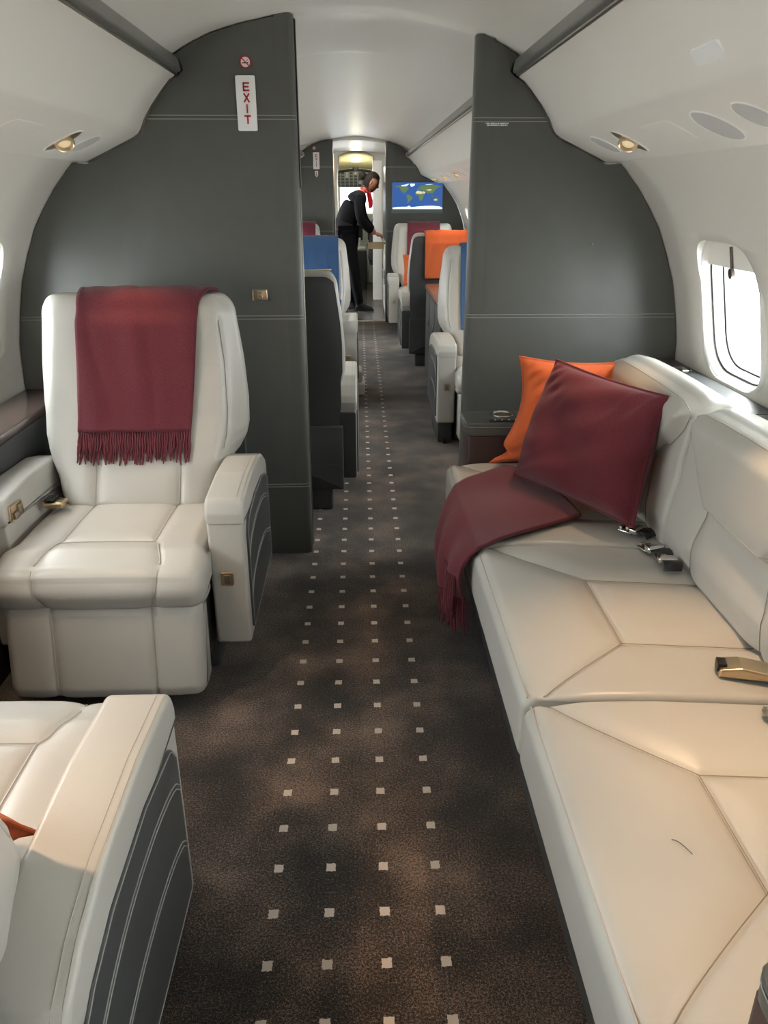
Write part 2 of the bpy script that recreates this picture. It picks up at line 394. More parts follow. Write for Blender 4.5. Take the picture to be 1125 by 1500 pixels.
# ------------------------------------------------------------------ partitions (charcoal leather bulkheads)
def outline(xa, inset=.003):
    """section of the cabin beyond |x|=xa for the +x side"""
    P = [(xa, 0.0)]
    P += [(1.05, 0.0)] + [(a - inset, b) for a, b in WALL[::-1] if 0 <= b <= 1.445 and a > .91]
    P += [(.93, 1.443), (.880, 1.440), (.870, 1.441), (.708, 1.514), (.688, 1.528), (.678, 1.542), (.664, 1.573), (.636, 1.612), (.596, 1.658), (.571, 1.684), (.548, 1.697), (.528, 1.714), (.535, 1.742), (.556, 1.757)]
    top = [(a, b - inset - .004) for a, b in CEIL[::-1] if xa < a < .545]
    def cz(x):
        x = abs(x)
        for (a, b), (c, d) in zip(CEIL, CEIL[1:]):
            if a <= x <= c: return b + (d - b) * (x - a) / (c - a)
    P += top + [(xa, cz(xa) - inset - .004)]
    return P
def partition(name, s, xa, ya, yb, stitch_z):
    P = outline(xa + .048); P = [(X0 + s * p[0], p[1]) for p in P]; ztop = outline(xa)[-1][1]
    # the free edge by the aisle is a padded round
    i0 = 0; r = [0] * len(P); 
    V, F = extr(P, 'y', ya, yb, .0004)
    o = struct(link(name, mesh(name, V, F, angle=35), 'dark'))
    xe = X0 + s * xa; rr = (yb - ya) / 2
    V, F = extr(rpoly([(xe + s * .048, ya), (xe - s * .012, ya), (xe - s * .012, yb), (xe + s * .048, yb)], [0, .026, .02, 0], 6), 'z', 0.0, ztop + .001, .001)
    link('edge_post', mesh('edge_post', V, F), 'dark', o)
    for z in stitch_z:
        def half(zz):
            lim = 1.19
            for (a, b), (c, d) in zip(BIN, BIN[1:]):
                if b >= zz >= d: lim = a + (c - a) * (b - zz) / (b - d) - .006
            if zz < 1.44: lim = wall_x(zz) - .008
            return lim
        V, F = [], []
        for dz in (-.0055, .0055):
            V, F = join((V, F), tube([(xe - s * .0105, ya + .02, z + dz), (xe - s * .006, ya + .0045, z + dz), (xe + s * .012, ya - .0005, z + dz), (X0 + s * half(z), ya - .0005, z + dz)], .0014, 5))
        link('stitching', mesh('stitching', V, F), 'greythread', o)
    return o
partition('wall_partition_left', -1, .183, Y_P1, Y_P1B, (1.580, .936, .292))
partition('wall_partition_right', 1, .425, Y_P1, Y_P1B, (1.575, .937, .292))
partition('wall_forward_left', -1, .243, Y_P2, Y_P2B, (1.605, .968))
partition('wall_forward_right', 1, .330, Y_P2, Y_P2B, (1.605, .968))
# pocket of the sliding door in the aisle edge of the left partition
v, f = rbox(X0 - .1708, X0 - .166, Y_P1 + .030, Y_P1B - .004, 1.37, 1.865, .001)
struct(link('trim_2', mesh('door_pocket', v, f), 'black'))
v, f = rbox(X0 - .1708, X0 - .168, Y_P1 + .036, Y_P1B - .006, .02, 1.365, .001)
struct(link('trim_3', mesh('door_pocket_trim', v, f), 'satin'))

# ------------------------------------------------------------------ overhead bins
def bin_plane(s): 
    d = Vector((s * .910, 0, -.415)); n = Vector((-s * .415, 0, -.910)); return d, n
def bin_pt(s, u, y, h=0):
    d, n = bin_plane(s); return Vector((X0 + s * .710, y, 1.520)) + d * ((u - .71) / .91) + n * h
def plate(s, u, y, ru, ry, e, h0, h1, n=40, rim=.0):
    d, n_ = bin_plane(s); c = bin_pt(s, u, y); rings = []
    def ring(k, h):
        out = []
        for i in range(n):
            t = 2 * pi * i / n; a, b = cos(t), sin(t)
            out.append(c + d * (ru * k * math.copysign(abs(a) ** (2 / e), a)) + Vector((0, 1, 0)) * (ry * k * math.copysign(abs(b) ** (2 / e), b)) + n_ * h)
        return out
    return ringloft([ring(1, h0), ring(1, h1 * .6 + h0 * .4), ring(.97, h1)])
def rimring(s, u, y, ru, ry, e, r, n=40):
    d, n_ = bin_plane(s); c = bin_pt(s, u, y, .0005); P = []
    for i in range(n):
        t = 2 * pi * i / n; a, b = cos(t), sin(t)
        P.append(c + d * (ru * math.copysign(abs(a) ** (2 / e), a)) + Vector((0, 1, 0)) * (ry * math.copysign(abs(b) ** (2 / e), b)))
    return tube(P, r, 6, True)
def reading_light(s, y, root, L, on=True, power=0, aim=None):
    """gold eyeball lamp in a white oval recess"""
    off = lambda V: [Vector(p) - L for p in V]
    v, f = rimring(s, .787, y, .060, .042, 2.2, .003); a = link('light_bezel', mesh('light_bezel', off(v), f), 'white', root)
    d, n = bin_plane(s); c = bin_pt(s, .787, y, 0)
    ax = (n + Vector((-s * .0, -.55, 0))).normalized()
    v, f = join(plate(s, .787, y, .056, .038, 2.2, .0004, .0014), lathe([(.020, -.012), (.027, 0), (.027, .014), (.023, .019), (.019, .015), (.017, .004)], c, ax, 28, True))
    b = link('light_housing', mesh('light_housing', off(v), f), 'brass', root)
    v, f = lathe([(.0175, .004), (.0175, .009), (.010, .011)], c, ax, 24); link('lens', mesh('lens', off(v), f), 'black' if not on else 'dimlamp', b)
    if power:
        l = bpy.data.lights.new('reading_lamp', 'SPOT'); l.energy = power; l.color = (1, .65, .36); l.spot_size = radians(54); l.spot_blend = .9; l.shadow_soft_size = .02
        lo = bpy.data.objects.new('reading_lamp', l); COL.objects.link(lo); lo.location = c + ax * .03
        lo.rotation_euler = (Vector(aim) - lo.location).to_track_quat('-Z', 'Y').to_euler()
def overhead(name, s, y0, y1, label, units, lights):
    L = Vector((X0 + s * .8, (y0 + y1) / 2, 1.45)); root = empty(name, L, label, 'overhead bin', 'overhead bins along the cabin')
    off = lambda V: [Vector(p) - L for p in V]
    P = BIN + [(.93, 1.47), (.70, 1.66), (.60, 1.735), (.57, 1.72)]
    P = [(X0 + s * a, b) for a, b in P]
    V, F = extr(P, 'y', y0, y1, 0); link('bin_panel', mesh('bin_panel', off(V), F, angle=28), 'plastic', root)
    R = rpoly([(.533, 1.712), (.560, 1.701), (.600, 1.715), (.608, 1.738), (.560, 1.762), (.540, 1.748)], .008, 4)
    V, F = extr([(X0 + s * a, b) for a, b in R], 'y', y0, y1, .003); r = link('padded_rail', mesh('padded_rail', off(V), F), 'rail', root)
    V, F = tube([(X0 + s * .548, y0 + .01, 1.7035), (X0 + s * .548, y1 - .01, 1.7035)], .0035, 6); link('rail_trim', mesh('rail_trim', off(V), F), 'satin', r)
    for k, u, y, ru, ry in units:
        if k == 'speaker':
            V, F = plate(s, u, y, ru, ry, 2.0, .0003, .0018); a = link('speaker_cover', mesh('speaker_cover', off(V), F), 'oval', root)
            V, F = rimring(s, u, y, ru * 1.02, ry * 1.02, 2.0, .0022); link('cover_rim', mesh('cover_rim', off(V), F), 'white', a)
        elif k == 'mask':
            V, F = plate(s, u, y, ru, ry, 7, .0002, .0015); a = link('mask_door', mesh('mask_door', off(V), F), 'plastic', root)
            V, F = rimring(s, u, y, ru * 1.01, ry * 1.01, 7, .0012); link('door_gap', mesh('door_gap', off(V), F), 'white', a)
    for y, power, aim in lights: reading_light(s, y, root, L, True, power, aim)
    return root
UF = []
for k in range(-3, 3):
    o_ = (k - 2) * .97
    UF += [('speaker', .783, 2.595 + o_, .050, .050), ('mask', .785, 2.08 + o_, .048, .098), ('speaker', .792, 1.815 + o_, .062, .062)]
LP = 32
overhead('overhead_bin', 1, Y_BACK, Y_P1 - .004, 'off-white overhead bin above the cream sofa, with gold reading lamp', UF,
    [(2.385, LP * .55, (.66, 2.35, .45)), (1.465, LP, (.72, 1.34, .45)), (.545, LP * 1.1, (.66, .72, .45)), (-.375, LP, (.7, -.4, .45))])
ob = overhead('overhead_bin', -1, Y_BACK, Y_P1 - .004, 'off-white overhead bin above the seats on the left, nearest the camera', UF,
    [(2.42, LP * .38, (-.62, 2.38, .9)), (1.50, LP * .4, (-.6, 1.75, .4)), (.58, LP * 1.0, (-.42, .86, .58)), (-.34, LP, (-.6, -.4, .5))])
UR = []
for k in range(6):
    o_ = k * .95; UR += [('speaker', .783, 3.35 + o_, .05, .05), ('mask', .785, 3.95 + o_, .048, .098)]
RL = [(3.6 + .95 * k, 7, None) for k in range(6)]
overhead('overhead_bin', 1, Y_P1B + .004, Y_P2 - .004, 'off-white overhead bin on the right beyond the partition', UR, [(y, 7, (.7, y + .1, .5)) for y, p, a in RL])
overhead('overhead_bin', -1, Y_P1B + .004, Y_P2 - .004, 'off-white overhead bin beyond the left partition, mostly hidden by it', UR, [(y, 7, (-.5, y + .1, .5)) for y, p, a in RL])
# blank lit-sign lens on the face of the right bin
def sign_lens():
    a = Vector((X0 + .660, 0, 1.590)); b = Vector((X0 + .690, 0, 1.548)); dn = Vector((.64, 0, -.77)); nn = Vector((-.77, 0, -.64))
    c = Vector((.672, 1.595, 1.583)); 
    def ring(k, h): return [c + Vector((0, 1, 0)) * (q[0] * k) + dn * (q[1] * k) + nn * h for q in rrect(-.062, .062, -.0165, .0165, .011, 5)]
    V, F = ringloft([ring(1.02, -.012), ring(1.02, -.001), ring(.97, .0025)])
    return tag(link('sign_lens', mesh('sign_lens', V, F), 'sign'), 'small pale unlit sign lens with rounded corners on the right overhead bin face', 'sign')
sign_lens()

# ------------------------------------------------------------------ signs and plates on the partitions
def bar(p, q, t, y, d=.0012):
    p = Vector((p[0], 0, p[1])); q = Vector((q[0], 0, q[1])); u = (q - p).normalized(); n = Vector((-u.z, 0, u.x)) * (t / 2)
    R = [p + n, q + n, q - n, p - n]
    return ringloft([[r + Vector((0, y, 0)) for r in R], [r + Vector((0, y - d, 0)) for r in R]])
def exit_letters(cx, z0, w, h, gap, t, y):
    parts = []; z = z0
    for ch in 'EXIT':
        a, b, m = cx - w / 2, cx + w / 2, z - h / 2
        if ch == 'E':
            parts += [bar((a + t / 2, z), (a + t / 2, z - h), t, y), bar((a, z - t / 2), (b, z - t / 2), t, y), bar((a, m), (b - .1 * w, m), t, y), bar((a, z - h + t / 2), (b, z - h + t / 2), t, y)]
        if ch == 'X': parts += [bar((a + t * .4, z), (b - t * .4, z - h), t, y), bar((b - t * .4, z), (a + t * .4, z - h), t, y)]
        if ch == 'I': parts += [bar((cx, z), (cx, z - h), t, y)]
        if ch == 'T': parts += [bar((a, z - t / 2), (b, z - t / 2), t, y), bar((cx, z), (cx, z - h), t, y)]
        z -= h + gap
    return join(*parts)
def exit_sign(cx, zt, zb, w, y, label, vertical=True):
    c = Vector((cx, y, (zt + zb) / 2)); r = empty('exit_sign', c, label, 'sign', 'vertical exit signs')
    V, F = rbox(-w / 2, w / 2, -.007, 0, (zb - zt) / 2, (zt - zb) / 2, .003, .006, 'y'); link('sign_plate', mesh('sign_plate', V, F), 'sign', r)
    H = zt - zb; V, F = exit_letters(.002, H / 2 - H * .125, w * .33, H * .16, H * .036, w * .075, -.0072); link('lettering', mesh('lettering', V, F, False), 'red', r)
exit_sign(-.321, 1.701, 1.539, .064, Y_P1 - .0005, 'white sign with red vertical EXIT letters on the left charcoal partition')
exit_sign(-.397, 1.743, 1.581, .066, Y_P2 - .0005, 'small distant white EXIT sign on the far left bulkhead')
def no_smoking(cx, cz, r_, y, label):
    c = Vector((cx, y, cz)); r = empty('no_smoking_sign', c, label, 'sign', 'no-smoking signs')
    V, F = lathe([(r_ * .95, 0), (r_ * .95, .0015)], (0, 0, 0), (0, -1, 0), 36); link('disc', mesh('disc', V, F), 'sign', r)
    P = [(r_ * .9 * cos(t * pi / 18), -.0018, r_ * .9 * sin(t * pi / 18)) for t in range(36)]
    V, F = join(tube(P, r_ * .11, 6, True), bar((-r_ * .62, r_ * .62), (r_ * .62, -r_ * .62), r_ * .17, -.0022)); link('red_ring', mesh('red_ring', V, F), 'red', r)
    V, F = join(bar((-r_ * .55, -r_ * .12), (r_ * .12, -r_ * .12), r_ * .16, -.0015, .0005), bar((r_ * .22, -r_ * .12), (r_ * .5, -r_ * .12), r_ * .16, -.0015, .0005), bar((r_ * .2, r_ * .1), (r_ * .42, r_ * .38), r_ * .08, -.0015, .0005)); link('cigarette', mesh('cigarette', V, F, False), 'black', r)
no_smoking(-.317, 1.7385, .0185, Y_P1 - .0005, 'round red no-smoking sign above the EXIT sign on the left partition')
no_smoking(-.415, 1.782, .019, Y_P2 - .0005, 'tiny round red no-smoking sign on the far left bulkhead')
# arrow tag under the far exit sign
V, F = extr([(-.016, .03), (.016, .03), (.016, -.012), (0, -.03), (-.016, -.012)], 'y', -.004, 0, 0); V2 = V
r = empty('arrow_sign', (-.397, Y_P2 - .0005, 1.535), 'small white tag with red arrow under the far left EXIT sign', 'sign')
link('tag', mesh('tag', V, F), 'sign', r)
V, F = join(bar((0, .02), (0, -.006), .008, -.0042), bar((-.009, -.004), (0, -.018), .006, -.0042), bar((.009, -.004), (0, -.018), .006, -.0042)); link('arrow', mesh('arrow', V, F, False), 'red', r)
# latch plate
r = empty('door_latch', (-.3135, Y_P1 - .0005, 1.0145), 'gold rectangular door latch plate on the left charcoal partition', 'latch')
V, F = rbox(-.026, .026, -.004, 0, -.019, .019, .0015, .002, 'y'); p = link('latch_plate', mesh('latch_plate', V, F), 'brass', r)
V, F = join(tube([(-.024, -.005, -.017), (.024, -.005, -.017), (.024, -.005, .017), (-.024, -.005, .017)], .0014, 6, True)); link('plate_rim', mesh('plate_rim', V, F), 'satin', p)
V, F = join(lathe([(.0095, .003), (.0095, .007), (.007, .008), (.006, .005)], (0, 0, -.006), (0, -1, 0), 24), rbox(-.008, .008, -.0065, -.003, .004, .013, .001, .003, 'y')); link('latch_knob', mesh('latch_knob', V, F), 'satin', r)
# printed notice
r = empty('notice_decal', (.503, Y_P1 - .0005, 1.5615), 'tiny two-line white printed notice under the stitching on the right partition', 'notice')
parts = []
random.seed(3)
for row, (xa, xb) in enumerate(((-.038, .036), (-.034, .032))):
    x = xa
    while x < xb:
        w = random.choice((.0018, .0024, .003)); parts.append(bar((x, .0026 - row * .0056), (x + w, .0026 - row * .0056), .0036, 0, .0006)); x += w + random.choice((.0007, .0007, .002))
V, F = join(*parts); link('print', mesh('print', V, F, False), 'sign', r)
V, F = lathe([(.004, 0), (.004, .001), (.002, .004)], (0, 0, 0), (0, -1, 0), 16)
o = link('wall_stud', mesh('wall_stud', V, F), 'satin'); o.location = (.857, Y_P1 - .0005, 1.184); tag(o, 'tiny metal stud on the right charcoal partition', 'stud')

# ------------------------------------------------------------------ side ledges
def ledge(name, s, P, y0, y1, label, mtop, mbody, PB, cut=None):
    root = empty(name, (X0 + s * 1.1, (y0 + y1) / 2, 0), label, 'ledge', 'side ledges'); L = root.location
    V, F = extr([(X0 + s * a - L.x, b) for a, b in rpoly(P, [.006] * len(P), 3)], 'y', y0 - L.y, y1 - L.y, .003); t = link('ledge_top', mesh('ledge_top', V, F), mtop, root)
    V, F = extr([(X0 + s * a - L.x, b) for a, b in PB], 'y', y0 - L.y, y1 - L.y, .002); link('ledge_panel', mesh('ledge_panel', V, F, angle=30), mbody, root)
    return root
wl = lambda z: wall_x(z) - .004
r = ledge('side_ledge', -1, [(1.040, .652), (1.040, .683), (wl(.683), .683), (wl(.652), .652)], -2.0, Y_P1 - .006, 'dark walnut side ledge along the left wall beside the maroon-draped seat', 'wood', 'darkseat',
          [(1.045, .0), (1.045, .650), (1.075, .650), (1.065, 0)])
V, F = tube([(-1.20 - r.location.x + .02 * k, 2.31 + .01 * k - .003 * k * k - r.location.y, .6835) for k in range(9)], .0012, 5); link('inlay_line', mesh('inlay_line', V, F), 'satin', r)
for y0, y1, lab in ((2.085, Y_P1 - .006, 'charcoal leather side ledge under the bright right window'), (-2.0, 2.080, 'charcoal leather side ledge behind the nearer end of the sofa')):
    P = [(1.075, .72), (1.078, .768), (1.10, .778), (wl(.778), .778), (wl(.72), .72)]
    r = ledge('side_ledge', 1, P, y0, y1, lab, 'darkseat', 'darkseat', [(1.068, .0), (1.09, .719), (1.12, .719), (1.082, 0)])
r = empty('cup_holder', (1.150, 2.66, .7785), 'small shiny metal holder on the charcoal ledge under the right window', 'cup holder')
V, F = lathe([(.036, 0), (.038, .004), (.034, .007), (.030, .004), (.028, .0015)], (0, 0, 0), (0, 0, 1), 32); link('rim', mesh('rim', V, F), 'chrome', r)
V, F = rbox(-.012, .012, -.045, .02, .002, .012, .003); link('flap', mesh('flap', V, F), 'satin', r)

# ------------------------------------------------------------------ seats
def back_front(z):      # local y' of the front face of the backrest
    pts = [(.40, .03), (.46, .012), (.56, -.045), (.70, -.115), (.85, -.165), (1.0, -.200), (1.07, -.215)]
    for (a, b), (c, d) in zip(pts, pts[1:]):
        if a <= z <= c: return b + (d - b) * (z - a) / (c - a)
    return pts[0][1] if z < .4 else pts[-1][1]
def back_half(z):
    pts = [(.40, .215), (.46, .232), (.52, .262), (.565, .300), (.60, .319), (.64, .329), (.72, .331), (.85, .322), (1.0, .303), (1.07, .296)]
    for (a, b), (c, d) in zip(pts, pts[1:]):
        if a <= z <= c: return b + (d - b) * (z - a) / (c - a)
    return pts[0][1] if z < .4 else pts[-1][1]
SEATMESH = {}
def seat_meshes():
    if SEATMESH: return SEATMESH
    R = SEATMESH
    # backrest: sections up the height
    rings = []; zs = list(np.arange(.42, .985, .0065)) + [.985 + .072 * sin(t * pi / 2 / 14) for t in range(0, 15)]
    for z in zs:
        hw = back_half(min(z, .985)); f_ = back_front(min(z, 1.06)); rr = -.285 - .035 * smoothstep(.4, 1.0, z); ed = 0
        if z > .985:
            q = (z - .985) / .072; k = 1 - sqrt(max(0, 1 - q * q)); hw -= .055 * k; f_ -= .045 * k; rr += .02 * k
        if z < .46: 
            q = (.46 - z) / .04; hw -= .015 * q * q; f_ -= .02 * q * q
        P = rpoly([(-hw, rr), (hw, rr), (hw, f_), (-hw, f_)], [.035, .035, .042, .042], 6); P = densify(P, .0075)
        rings.append((z, P, hw, f_, rr))
    # consistent point count: resample each ring uniformly by angle-free arc length starting at the rear centre
    def resample(P, n):
        A = np.array(P + [P[0]]); d = np.r_[0, np.cumsum(np.linalg.norm(np.diff(A, axis=0), axis=1))]
        t = np.linspace(0, d[-1], n, endpoint=False); return np.stack([np.interp(t, d, A[:, 0]), np.interp(t, d, A[:, 1])], 1)
    def ring_pts(z, hw, f_, rr):
        hf = hw - .046 * smoothstep(.46, .62, z); P = rpoly([(0, rr), (hw, rr), (hw, rr + .07), (hf, f_), (0, f_), (-hf, f_), (-hw, rr + .07), (-hw, rr)], [0, .03, .05, .05, 0, .05, .05, .03], 7); return resample(P, 230)
    RR = [[(p[0], p[1] + .014 * (1 - (p[0] / hw) ** 4) * smoothstep(f_ - .03, f_, p[1]), z) for p in ring_pts(z, hw, f_, rr)] for z, P, hw, f_, rr in rings]
    V, F = ringloft(RR); me = mesh('backrest', V, F, angle=60)
    fy = lambda z: back_front(z) + .014
    segs = []
    for x in (-.125, .137):
        segs += chain(*[(x * (1 + .0 * z), fy(z), z) for z in np.arange(.42, .74, .02)])
    segs += chain(*[(back_half(z) - .050, fy(z) - .03, z) for z in np.arange(.60, 1.0, .02)])
    carve(me, segs, .009, .0065, .45, 3.5, .0015); R['backrest'] = (me, 'cream')
    V, F = rbox(.215, .280, -.300, -.272, 1.0545, 1.0605, .002); R['headrest_plate'] = (mesh('headrest_plate', V, F), 'brass')
    # charcoal shell over the rear
    def shell(u, t):
        z = .13 + (1.034 - .13) * t; hw = min(.318, back_half(max(z, .60)) - .010) - .012 * (1 - smoothstep(.40, .5, z))
        a = (u - .5) * 2; e = abs(a); rr = -.2865 - .035 * smoothstep(.4, 1.0, z) - .016 * (1 - e ** 6) * (1 - smoothstep(.99, 1.03, z))
        zc = z - .022 * (max(0, e - .86) / .14) ** 2 * smoothstep(.93, 1.0, t); return (hw * a, rr, zc)
    V, F = grid(shell, 40, 60)
    fr = [(x, y + .035, z) for x, y, z in V]; n = len(V); F2 = [tuple(i + n for i in q[::-1]) for q in F]
    nu, nv = 40, 60; ring = [i * (nv + 1) for i in range(nu + 1)] + [nu * (nv + 1) + j for j in range(1, nv + 1)] + [i * (nv + 1) + nv for i in range(nu - 1, -1, -1)] + [j for j in range(nv - 1, 0, -1)]
    FS = [(ring[k], ring[(k + 1) % len(ring)], ring[(k + 1) % len(ring)] + n, ring[k] + n) for k in range(len(ring))]
    R['back_shell'] = (mesh('back_shell', V + fr, F + F2 + FS, angle=50), 'darkseat')
    V, F = join(rbox(-.30, .315, -.315, -.285, .105, .40, .008, axis='y'), tube([(-.29, -.3165, .225), (.305, -.3165, .225)], .0015, 5)); R['lower_shell'] = (mesh('lower_shell', V, F), 'darkseat')
    # seat cushion
    P = rpoly([(-.02, .30), (.40, .305), (.448, .325), (.470, .375), (.452, .428), (.36, .452), (.16, .452), (-.02, .446)], [.01, .02, .03, .05, .05, .09, .1, .01], 7)
    V, F = extr(P, 'x', -.262, .262, .035, .0065, 6); A = np.array(V)
    w = np.clip((A[:, 1] - .30) / .06, 0, 1); A[:, 0] *= 1 + .075 * w * w * (3 - 2 * w)
    A[:, 2] += np.where(A[:, 2] > .41, .010 * (1 - (A[:, 0] / .28) ** 2), 0); A[:, 1] += np.where(A[:, 1] > .43, .010 * (1 - (A[:, 0] / .28) ** 4), 0)
    me = mesh('seat_cushion', A, F, angle=60)
    def topz(y): return np.interp(y, [-.02, .16, .36, .452], [.448, .455, .453, .428])
    segs = []
    for s in (-1, 1):
        x = lambda y: s * (.128 + .012 * (y > .3) + .026 * smoothstep(.3, .43, y))
        segs += chain(*[(x(y), y, topz(y) + .008) for y in np.arange(-.02, .44, .02)])
        segs += chain((x(.44), .445, .440), (s * .163, .468, .41), (s * .158, .480, .375), (s * .145, .462, .335), (s * .140, .43, .315))
    segs += chain(*[(x_, .305, topz(.305) + .009) for x_ in np.linspace(-.13, .13, 6)])
    carve(me, segs, .010, .0065, .5, 4, .0015); R['seat_cushion'] = (me, 'cream')
    # leg rest
    P = rpoly([(.34, .335), (.425, .335), (.440, .30), (.475, .09), (.468, .060), (.42, .052), (.36, .06)], [.01, .02, .03, .03, .015, .01, .01], 5)
    V, F = extr(P, 'x', -.268, .268, .030, .007, 6); A = np.array(V); A[:, 1] += np.where(A[:, 1] > .41, .012 * (1 - (A[:, 0] / .268) ** 4), 0)
    me = mesh('leg_rest', A, F, angle=60); segs = []
    for x in (-.133, .137): segs += chain((x, .43, .345), (x, .452, .31), (x, .489, .09), (x, .478, .055), (x, .44, .045))
    carve(me, segs, .009, .0065, .4, 3.5, .0016); R['leg_rest'] = (me, 'cream')
    # arms (aisle side is +x)
    top = [(.285, .566), (.10, .580), (-.08, .573), (-.17, .550), (-.232, .515)]
    side = [(.30, .118), (.30, .530)] + top + [(-.250, .490), (-.250, .135)]
    P = rpoly(side, [.012, .03, .03, .1, .1, .05, .02, .012, .012], 5)
    V, F = extr(P, 'x', .272, .375, .011, None, 5); R['armrest'] = (mesh('armrest', V, F), 'cream')
    # cap over the top of the arm, a hair proud of the body
    ctop = [(.288, .5695), (.10, .5835), (-.08, .5765), (-.172, .5535), (-.235, .518)]
    P = rpoly([(.3035, .500), (.3035, .530)] + ctop + [(-.2535, .492), (-.2535, .452)], [.004, .03, .03, .1, .1, .05, .02, .01, .004], 5)
    V, F = extr(P, 'x', .269, .378, .012, None, 5); R['arm_cap'] = (mesh('arm_cap', V, F), 'cream')
    P = rpoly([(.264, .150), (.264, .455), (.235, .492), (.08, .513), (-.09, .506), (-.18, .482), (-.236, .450), (-.236, .160)], [.012, .012, .03, .12, .1, .05, .012, .012], 6)
    V, F = extr(P, 'x', .370, .3815, .002); R['side_panel'] = (mesh('side_panel', V, F), 'darkseat')
    edge = [(.3815, p[0], p[1]) for p in offset(P, .004)]
    def smooth(Q, n=3):
        for _ in range(n): Q = [Q[0]] + [tuple((1 - t) * a_ + t * b_ for a_, b_ in zip(Q[i], Q[i + 1])) for i in range(len(Q) - 1) for t in (.25, .75)] + [Q[-1]]
        return Q
    V, F = tube(edge, .0013, 5, True)
    for z0 in (0, -.011, -.128, -.139):
        V, F = join((V, F), tube(smooth([(.3818, y, z + z0) for y, z in ((.261, .392), (.225, .428), (.08, .452), (-.09, .444), (-.233, .388))]), .0012, 5))
    R['panel_stitching'] = (mesh('panel_stitching', V, F), 'greythread')
    cap = R['arm_cap'][0]; bt = BVHTree.FromPolygons([v.co.copy() for v in cap.vertices], [tuple(p.vertices) for p in cap.polygons])
    def on_cap(x): return [bt.ray_cast(Vector((x, y, .75)), Vector((0, 0, -1)))[0] + Vector((0, 0, .0002)) for y in np.linspace(-.245, .297, 40)]
    V, F = join(tube(on_cap(.3695), .0011, 5), tube(on_cap(.357), .0010, 5))
    R['arm_stitching'] = (mesh('arm_stitching', V, F), 'cream_seam')
    V, F = rbox(.30, .336, .298, .304, .310, .352, .002, .004, 'y'); R['recline_switch'] = (mesh('recline_switch', V, F), 'brass')
    V, F = rbox(.311, .327, .3035, .3075, .317, .345, .0015, .002, 'y'); R['switch_key'] = (mesh('switch_key', V, F), 'satin')
    # window side arm = mirrored, with gold control plate on its inner face
    mir = lambda V: [(-x, y, z) for x, y, z in V]
    for k in ('armrest', 'arm_cap'):
        me = R[k][0].copy(); 
        for v in me.vertices: v.co.x = -v.co.x
        
        for v in me.vertices: v.co.x = -.272 + (v.co.x + .272) * .84
        me.flip_normals(); R[k + '_w'] = (me, 'cream')
    P = rpoly([(.195, .500), (.205, .545), (.285 - .0, .552), (.292, .512), (.275, .500)], .008, 4); P = [(p[0] - .005, p[1]) for p in P]
    V, F = extr(P, 'x', -.270, -.265, .0015); R['control_plate'] = (mesh('control_plate', V, F), 'brass')
    V, F = join(rbox(-.2655, -.259, .215, .235, .515, .540, .002), rbox(-.2655, -.258, .243, .268, .508, .526, .002), tube([(-.2645, .207, .510), (-.2645, .210, .545), (-.2645, .275, .549), (-.2645, .280, .510)], .0015, 5, True)); R['control_levers'] = (mesh('control_levers', V, F), 'satin')
    # pedestal and under-structure
    V, F = rbox(-.20, .262, -.295, .24, 0, .105, .01); R['pedestal'] = (mesh('pedestal', V, F), 'darkseat')
    V, F = rbox(-.255, .262, -.28, .36, .105, .30, .01); R['seat_frame'] = (mesh('seat_frame', V, F), 'black')
    V, F = rbox(.274, .373, -.256, -.246, .140, .448, .004, .01, 'y'); R['arm_end'] = (mesh('arm_end', V, F), 'darkseat')
    # lap belt
    V, F = grid(lambda u, t: (-.248 + .012 * sin(t * 3) + .022 * t, .02 + .045 * u + .06 * t * 0, .458 + .016 * sin(pi * t * .9) + .012 * (1 - t)), 3, 10); R['lap_belt'] = (mesh('lap_belt', V, F), 'satin')
    V, F = rbox(-.255, -.195, .045, .095, .470, .488, .006); R['buckle'] = (mesh('buckle', V, F), 'brass')
    V, F = rbox(-.252, -.222, .045, .095, .4925, .497, .002); R['buckle_latch'] = (mesh('buckle_latch', V, F), 'black')
    return R
MIR = {}
def seat(cx, cy, d, s, label, skirt=False, plate=False):
    """d: +1 faces forward (+Y), -1 faces aft; s: aisle side +1/-1 in world X"""
    R = seat_meshes(); root = empty('cabin_seat', (cx, cy, 0), label, 'seat', 'cream leather cabin seats')
    def get(k):
        if (k, d, s) not in MIR:
            me = R[k][0].copy(); me.name = k; n = len(me.vertices); co = np.empty(n * 3); me.vertices.foreach_get('co', co); co = co.reshape(-1, 3)
            co[:, 0] *= s; co[:, 1] *= d; me.vertices.foreach_set('co', co.ravel())
            if s * d < 0: me.flip_normals()
            me.update(); me.materials.clear(); me.materials.append(M[R[k][1]]); 'seam' in me and me.materials.append(M['seam']); MIR[(k, d, s)] = me
        return MIR[(k, d, s)]
    def P(k, par=root, name=None): o = bpy.data.objects.new(name or k, get(k)); COL.objects.link(o); o.parent = par; return o
    for k in ('pedestal', 'seat_frame', 'lower_shell', 'leg_rest', 'seat_cushion'): P(k)
    b = P('backrest'); P('back_shell', b); plate and P('headrest_plate', b)
    a = P('armrest'); P('arm_cap', a); P('side_panel', a); P('arm_end', a); P('panel_stitching', a); P('arm_stitching', a); P('recline_switch', a); P('switch_key', a)
    w = P('armrest_w', root, 'armrest'); P('arm_cap_w', w, 'arm_cap'); P('control_plate', w); P('control_levers', w)
    if skirt:
        V, F = rbox(.285, .365, -.10, .285, 0, .117, .006); o = link('floor_skirt', mesh('floor_skirt', [(x * s, y * d, z) for x, y, z in V], F), 'darkseat', root)
        V, F = rbox(.315, .335, .286, .315, .0, .03, .004); link('track_lever', mesh('track_lever', [(x * s, y * d, z) for x, y, z in V], F), 'black', o)
    l = P('lap_belt'); P('buckle', l); P('buckle_latch', l)
    return root
